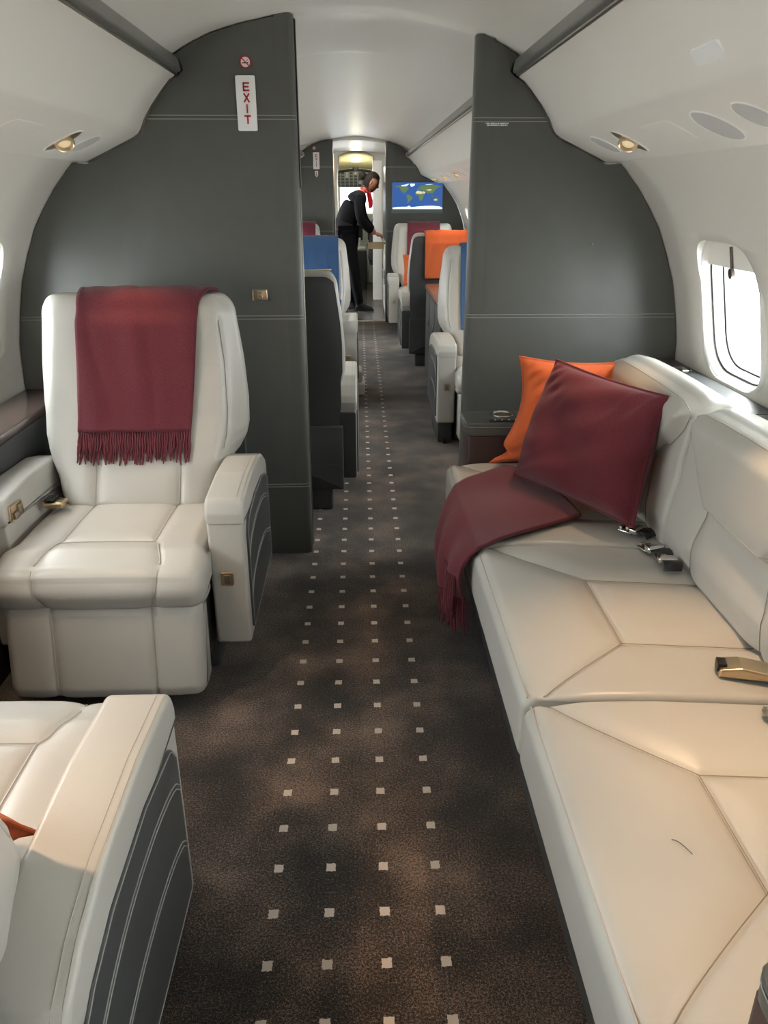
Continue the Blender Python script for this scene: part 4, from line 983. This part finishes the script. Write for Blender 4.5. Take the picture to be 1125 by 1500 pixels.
# ------------------------------------------------------------------ flight deck
def cockpit():
    Yc0, Yc1 = Y_DOOR + .06, 13.25
    def arch(y):
        t = (y - Yc0) / (Yc1 - Yc0); top = 1.86 - .38 * t ** 1.1; w = .80 - .06 * t
        return [(X0 + w * cos(a), y, top - .34 * (1 - sin(a)) ) for a in np.linspace(pi - .25, .25, 21)]
    V, F = ringloft([arch(y) for y in np.linspace(Yc0, Yc1, 10)], False, False); o = struct(link('ceiling_cockpit', mesh('ceiling_cockpit', V, F), 'cockpit_lining')); solid(o, .02, 1)
    for s, side in ((-1, 'left'), (1, 'right')):
        V, F = rbox(X0 + s * .80 - .02, X0 + s * .80 + .02, Yc0, Yc1, 0, 1.02, .004); struct(link('wall_cockpit_' + side, mesh('w', V, F), 'cockpit_panel'))
    V, F = lathe([(.065, 0), (.065, .02), (.05, .03)], (0, 0, 0), (0, 0, -1), 28); o = link('dome_light', mesh('dome_light', V, F), 'lamp'); o.location = (.01, 11.75, 1.775); tag(o, 'round bright dome light on the yellowish flight deck ceiling', 'ceiling light')
    l = bpy.data.lights.new('dome_lamp', 'POINT'); l.energy = 4; l.color = (1, .9, .6); l.shadow_soft_size = .06; lo = bpy.data.objects.new('dome_lamp', l); COL.objects.link(lo); lo.location = (.01, 11.75, 1.68)
    # overhead panel
    root = empty('switch_console', (0, 12.45, 1.55), 'grey overhead switch panel across the flight deck ceiling', 'control panel')
    rx = Matrix.Rotation(radians(-38), 4, 'X')
    V, F = rbox(-.36, .36, -.18, .18, -.02, .02, .01); V = [rx @ Vector(p) for p in V]; b = link('panel', mesh('panel', V, F), 'cockpit_panel', root)
    parts, knobs = [], []
    rnd = random.Random(2)
    for i in range(11):
        for j in range(5):
            x = -.31 + .062 * i; y = -.135 + .065 * j
            if rnd.random() < .75: parts.append(rbox(x - .022, x + .022, y - .02, y + .02, -.026, -.019, .002))
            else: knobs.append(lathe([(.014, 0), (.012, .02)], (x, y, -.02), (0, 0, -1), 12))
    V, F = join(*parts); link('switch_blocks', mesh('switch_blocks', [rx @ Vector(p) for p in V], F), 'cockpit_switch', b)
    V, F = join(*knobs); link('knobs', mesh('knobs', [rx @ Vector(p) for p in V], F), 'sign', b)
    V, F = join(tube([(-.42 + .84 * t, 12.28, 1.60 + .055 * sin(pi * t)) for t in np.linspace(0, 1, 20)], .016, 8), rbox(-.035, .045, 12.25, 12.31, 1.64, 1.72, .01)); struct(link('trim_8', mesh('bow', V, F), 'cockpit_dark'))
    # windscreen posts, panel, pedestal, seats
    V, F = rbox(-.74, .76, 13.10, 13.25, 0, .93, .02); V2, F2 = rbox(-.74, .76, 12.86, 13.24, .93, 1.06, .03); root = empty('instrument_panel', (0, 13.0, 0), 'grey instrument panel with dark displays under the flight deck windscreen', 'control panel')
    link('panel', mesh('panel', [(x, y - 13, z) for x, y, z in V], F), 'cockpit_panel', root); g = link('glareshield', mesh('glareshield', [(x, y - 13, z) for x, y, z in V2], F2), 'cockpit_panel', root)
    for x in (-.55, -.28, .0, .28, .55):
        V, F = rbox(x - .10, x + .10, .085, .10, .66, .88, .004, .01, 'y'); link('display', mesh('display', V, F), 'cockpit_dark', root)
    for x in (-.28, .30):
        V, F = rbox(x - .035, x + .035, 13.14, 13.22, 1.05, 1.55, .01); struct(link('trim_%d' % (6 + (x > 0)), mesh('windscreen_post', V, F), 'cockpit_panel'))
    for s, side in ((-1, 'left'), (1, 'right')):
        V, F = rbox(X0 + s * .80 - .004, X0 + s * .80 + .004, Yc0, Yc1, 1.02, 1.75, 0); struct(link('window_%d' % (30 + (s > 0)), mesh('side_window', V, F), 'tint'))  # unseen dark side panes, added to cut daylight entering the flight deck
    V, F = rbox(-.85, .87, 13.19, 13.20, 1.04, 1.62, .002); o = struct(link('window_29', mesh('windscreen', V, F), 'windscreen'))
    root = empty('centre_pedestal', (.02, 12.55, 0), 'dark flight deck pedestal with levers between the pilot seats', 'control panel')
    V, F = rbox(-.13, .13, -.40, .40, 0, .56, .02); link('body', mesh('body', V, F), 'cockpit_dark', root)
    V, F = rbox(-.12, .12, -.38, .38, .56, .60, .01); link('panel', mesh('panel', V, F), 'cockpit_panel', root)
    for x in (-.03, .03):
        V, F = join(tube([(x, 0, .60), (x, .02, .70)], .008, 8), rbox(x - .016, x + .016, .0, .04, .69, .72, .008)); link('thrust_lever', mesh('thrust_lever', V, F), 'sign', root)
    for s, lab in ((-1, 'left'), (1, 'right')):
        root = empty('pilot_seat', (X0 + s * .42, 12.25, 0), 'dark pilot seat on the %s of the flight deck' % lab, 'seat', 'pilot seats')
        V, F = rbox(-.24, .24, -.20, .28, .36, .46, .03); link('seat_pad', mesh('seat_pad', V, F), 'cockpit_dark', root)
        V, F = extr(rpoly([(-.26, .42), (.26, .42), (.23, .95), (.13, 1.10), (-.13, 1.10), (-.23, .95)], .05, 5), 'y', -.30, -.19, .03); link('backrest', mesh('backrest', V, F), 'cockpit_dark', root)
        V, F = rbox(-.18, .18, -.2, .2, 0, .36, .02); link('pedestal', mesh('pedestal', V, F), 'cockpit_dark', root)
cockpit()

# ------------------------------------------------------------------ flight attendant
def skin_mesh(name, verts, edges, root_i=0, sub=2):
    """verts: (x,y,z,rx,ry)"""
    me = bpy.data.meshes.new(name); me.from_pydata([v[:3] for v in verts], edges, [])
    o = bpy.data.objects.new('tmp', me); COL.objects.link(o)
    m = o.modifiers.new('skin', 'SKIN'); m.use_smooth_shade = True
    bm = bmesh.new(); bm.from_mesh(me); ly = bm.verts.layers.skin.verify(); bm.verts.ensure_lookup_table()
    for i, v in enumerate(verts): bm.verts[i][ly].radius = (v[3], v[4] if len(v) > 4 else v[3]); bm.verts[i][ly].use_root = (i == root_i)
    bm.to_mesh(me); bm.free()
    s = o.modifiers.new('sub', 'SUBSURF'); s.levels = sub; s.render_levels = sub
    dg = bpy.context.evaluated_depsgraph_get(); dg.update(); out = bpy.data.meshes.new_from_object(o.evaluated_get(dg)); out.name = name
    bpy.data.objects.remove(o); 
    for p in out.polygons: p.use_smooth = True
    return out
def ell(c, r, rot=None, n=20, m=28, fn=None):
    R = rot or Matrix.Identity(3); rings = []
    for i in range(n + 1):
        th = pi * i / n; rings.append([])
        for j in range(m):
            ph = 2 * pi * j / m; d = Vector((sin(th) * cos(ph), sin(th) * sin(ph), cos(th))); k = fn(d) if fn else 1
            rings[-1].append(Vector(c) + R @ Vector((d.x * r[0] * k, d.y * r[1] * k, d.z * r[2] * k)))
    return ringloft(rings, True, False)
def attendant():
    Y = 9.95; L = Vector((0.0, Y, 0)); root = empty('person', L, 'person in a navy suit with red scarf bending over a galley drawer', 'person')
    # head frame: leaning forward, looking down to +x
    H = Vector((.193, 0, 1.468)); pitch_ = radians(28); Rh = Matrix.Rotation(pitch_, 3, 'Y')
    hip = (-.120, 0, .905)
    sk = [(hip[0], 0, hip[2], .105, .13), (-.125, 0, 1.00, .10, .12), (-.075, 0, 1.12, .095, .115), (-.005, 0, 1.235, .10, .13), (.055, 0, 1.315, .075, .11), (.105, 0, 1.370, .040, .042), (.145, 0, 1.415, .040, .042),   # 0-6 spine, neck
          (-.100, -.085, .87, .085), (-.030, -.085, .50, .058), (.030, -.085, .13, .036), (.045, -.085, .065, .034), (.135, -.085, .032, .026), (.180, -.085, .025, .018),      # 7-12 near leg
          (-.120, .085, .87, .085), (-.085, .085, .50, .058), (-.055, .085, .13, .036), (-.045, .085, .065, .034), (.04, .085, .032, .026), (.085, .085, .025, .018),        # 13-18 far leg
          (.045, -.155, 1.295, .052), (.062, -.185, 1.06, .042), (.205, -.150, .915, .026), (.235, -.14, .900, .022),   # 19-22 near arm
          (.045, .155, 1.295, .052), (.090, .165, 1.06, .042), (.215, .06, .925, .026), (.245, .045, .905, .022)]        # 23-26 far arm
    E = [(0, 1), (1, 2), (2, 3), (3, 4), (4, 5), (5, 6), (0, 7), (7, 8), (8, 9), (9, 10), (10, 11), (11, 12), (0, 13), (13, 14), (14, 15), (15, 16), (16, 17), (17, 18), (4, 19), (19, 20), (20, 21), (21, 22), (4, 23), (23, 24), (24, 25), (25, 26)]
    body = skin_mesh('body', sk, E)
    # head with brow, nose, lips, chin; five fingers on each hand; all one continuous mesh
    def hf(d):
        k = 1.0
        k += .05 * exp(-((d.x - .9) ** 2 + d.y ** 2 * 6 + (d.z - .28) ** 2 * 14) / .12)
        k += .20 * exp(-(d.y ** 2 / .012 + (d.z + .10) ** 2 / .018)) * (d.x > 0)
        k += .06 * exp(-(d.y ** 2 / .05 + (d.z + .48) ** 2 / .008)) * (d.x > 0)
        k += .10 * exp(-(d.y ** 2 / .06 + (d.z + .80) ** 2 / .02)) * (d.x > 0)
        k -= .07 * exp(-((abs(d.y) - .36) ** 2 / .02 + (d.z - .06) ** 2 / .012)) * (d.x > 0)
        k -= .10 * max(0, -d.z) * (d.x < .1)
        return k
    V, F = ell(H, (.088, .072, .112), Rh, 36, 48, hf); hv, hfc = V, F
    ears = join(*[ell(H + Rh @ Vector((-.005, s * .072, -.005)), (.020, .008, .030), Rh, 8, 10) for s in (-1, 1)])
    eyes = join(*[ell(H + Rh @ Vector((.078, s * .030, .008)), (.009, .013, .008), Rh, 8, 10) for s in (-1, 1)])
    fing = []
    for s, base, dirx in ((-1, Vector((.238, -.138, .899)), 0), (1, Vector((.248, .044, .904)), 0)):
        palm_dir = Vector((.85, .28 if s < 0 else -.2, -.30)).normalized(); sd = Vector((0, 0, 1)).cross(palm_dir).normalized(); dn = palm_dir.cross(sd)
        fing.append(ell(base + palm_dir * .030, (.040, .030, .014), Matrix((palm_dir, sd, Vector((0, 0, 1)))).transposed(), 10, 14))
        for i, ln in enumerate((.062, .074, .070, .054)):
            a = base + palm_dir * .055 + sd * (.027 - .018 * i); fing.append(tube([a - palm_dir * .02, a, a + palm_dir * ln * .45 + Vector((0, 0, -.006)), a + palm_dir * ln * .75 + Vector((0, 0, -.022)), a + palm_dir * ln * .85 + Vector((0, 0, -.040))], .0085, 8, taper=[1, 1, .95, .85, .6]))
        a = base + sd * (-s * .028) + palm_dir * .01; fing.append(tube([a, a + palm_dir * .022 + sd * (-s * .016), a + palm_dir * .045 + sd * (-s * .018) + Vector((0, 0, -.015))], .010, 8, taper=[1, .95, .6]))
    bv = [tuple(v.co) for v in body.vertices]; bf = [tuple(p.vertices) for p in body.polygons]
    V, F = join((bv, bf), (hv, hfc), ears, *fing)
    me = mesh('body', V, F, angle=80); bo = link('body', me, 'skin', root)
    V, F = eyes; link('eyes', mesh('eyes', V, F), 'hair', bo)
    # suit
    def grow(idx, ed, add, name, m, caps=1.0, par=bo):
        vs = []
        for i in idx:
            v = sk[i]; rx = v[3] + add; ry = (v[4] if len(v) > 4 else v[3]) + add; vs.append((v[0], v[1], v[2], rx, ry))
        mp = {j: k for k, j in enumerate(idx)}; me = skin_mesh(name, vs, [(mp[a], mp[b]) for a, b in ed if a in mp and b in mp]); return link(name, me, m, par)
    jk = grow([0, 1, 2, 3, 4, 5, 19, 20, 21, 23, 24, 25], E, .022, 'jacket', 'navy')
    V, F = ringloft([[(hip[0] + .004 + r_ * cos(t * pi / 12) * 1.0 + lean, 1.22 * r_ * sin(t * pi / 12), z + .35 * r_ * -cos(t * pi / 12)) for t in range(24)] for z, r_, lean in ((1.03, .100, .004), (.98, .112, .0), (.94, .119, -.002), (.918, .121, -.002))], True, False); jh = link('jacket_hem', mesh('jacket_hem', V, F), 'navy', bo); solid(jh, .006)
    V, F = tube([(hip[0] + .002 + .1225 * cos(t * pi / 16), .149 * sin(t * pi / 16), .918 - .042 * cos(t * pi / 16)) for t in range(32)], .006, 6, True); link('hem_piping', mesh('hem_piping', V, F), 'maroon', jh)
    grow([0, 7, 8, 9, 10, 13, 14, 15, 16], E, .022, 'trousers', 'navy')
    for sy, ox in ((-.085, 0), (.085, -.088)):
        V, F = join(ringloft([[(.030 + ox + x0_ + a * cos(t * pi / 10), sy + b * sin(t * pi / 10), z) for t in range(20)] for z, x0_, a, b in ((.004, .075, .110, .040), (.020, .075, .114, .043), (.045, .06, .10, .042), (.075, .025, .062, .042), (.11, .004, .046, .044))]), rbox(-.035 + ox + .02, ox + .035, sy - .022, sy + .022, 0, .05, .006)); link('shoe', mesh('shoe', V, F), 'black', bo)
    # hair in a low bun, cap over the skull
    def cap(d):
        return 1.0
    V, F = ell(H, (.097, .082, .121), Rh, 30, 40)
    keep = []; Ri = Rh.transposed()
    for q in F:
        c = sum((Vector(V[i]) for i in q), Vector()) / len(q); d = Ri @ (c - H)
        if (d.z > .050 + .35 * max(0, d.x)) or (d.x < -.018 and d.z > -.07): keep.append(q)
    V2, F2 = ell(H + Rh @ Vector((-.118, 0, .012)), (.048, .046, .046), None, 16, 20)
    V, F = join((V, keep), (V2, F2)); h = link('hair', mesh('hair', V, F, angle=80), 'hair', bo)
    # scarf at the throat, hanging forward
    V, F = join(tube([(.120 + .046 * cos(t * pi / 10), .048 * sin(t * pi / 10), 1.375 - .03 * cos(t * pi / 10)) for t in range(20)], .011, 8, True),
                grid(lambda u, t: (.140 + .028 * t + .050 * u * (1 - 1.2 * (t - .45) ** 2), -.058 + .03 * sin(5 * u), 1.345 - .17 * t + .02 * u), 6, 14)); sc_ = link('scarf', mesh('scarf', V, F), 'scarf', bo); solid(sc_, .004)
attendant()
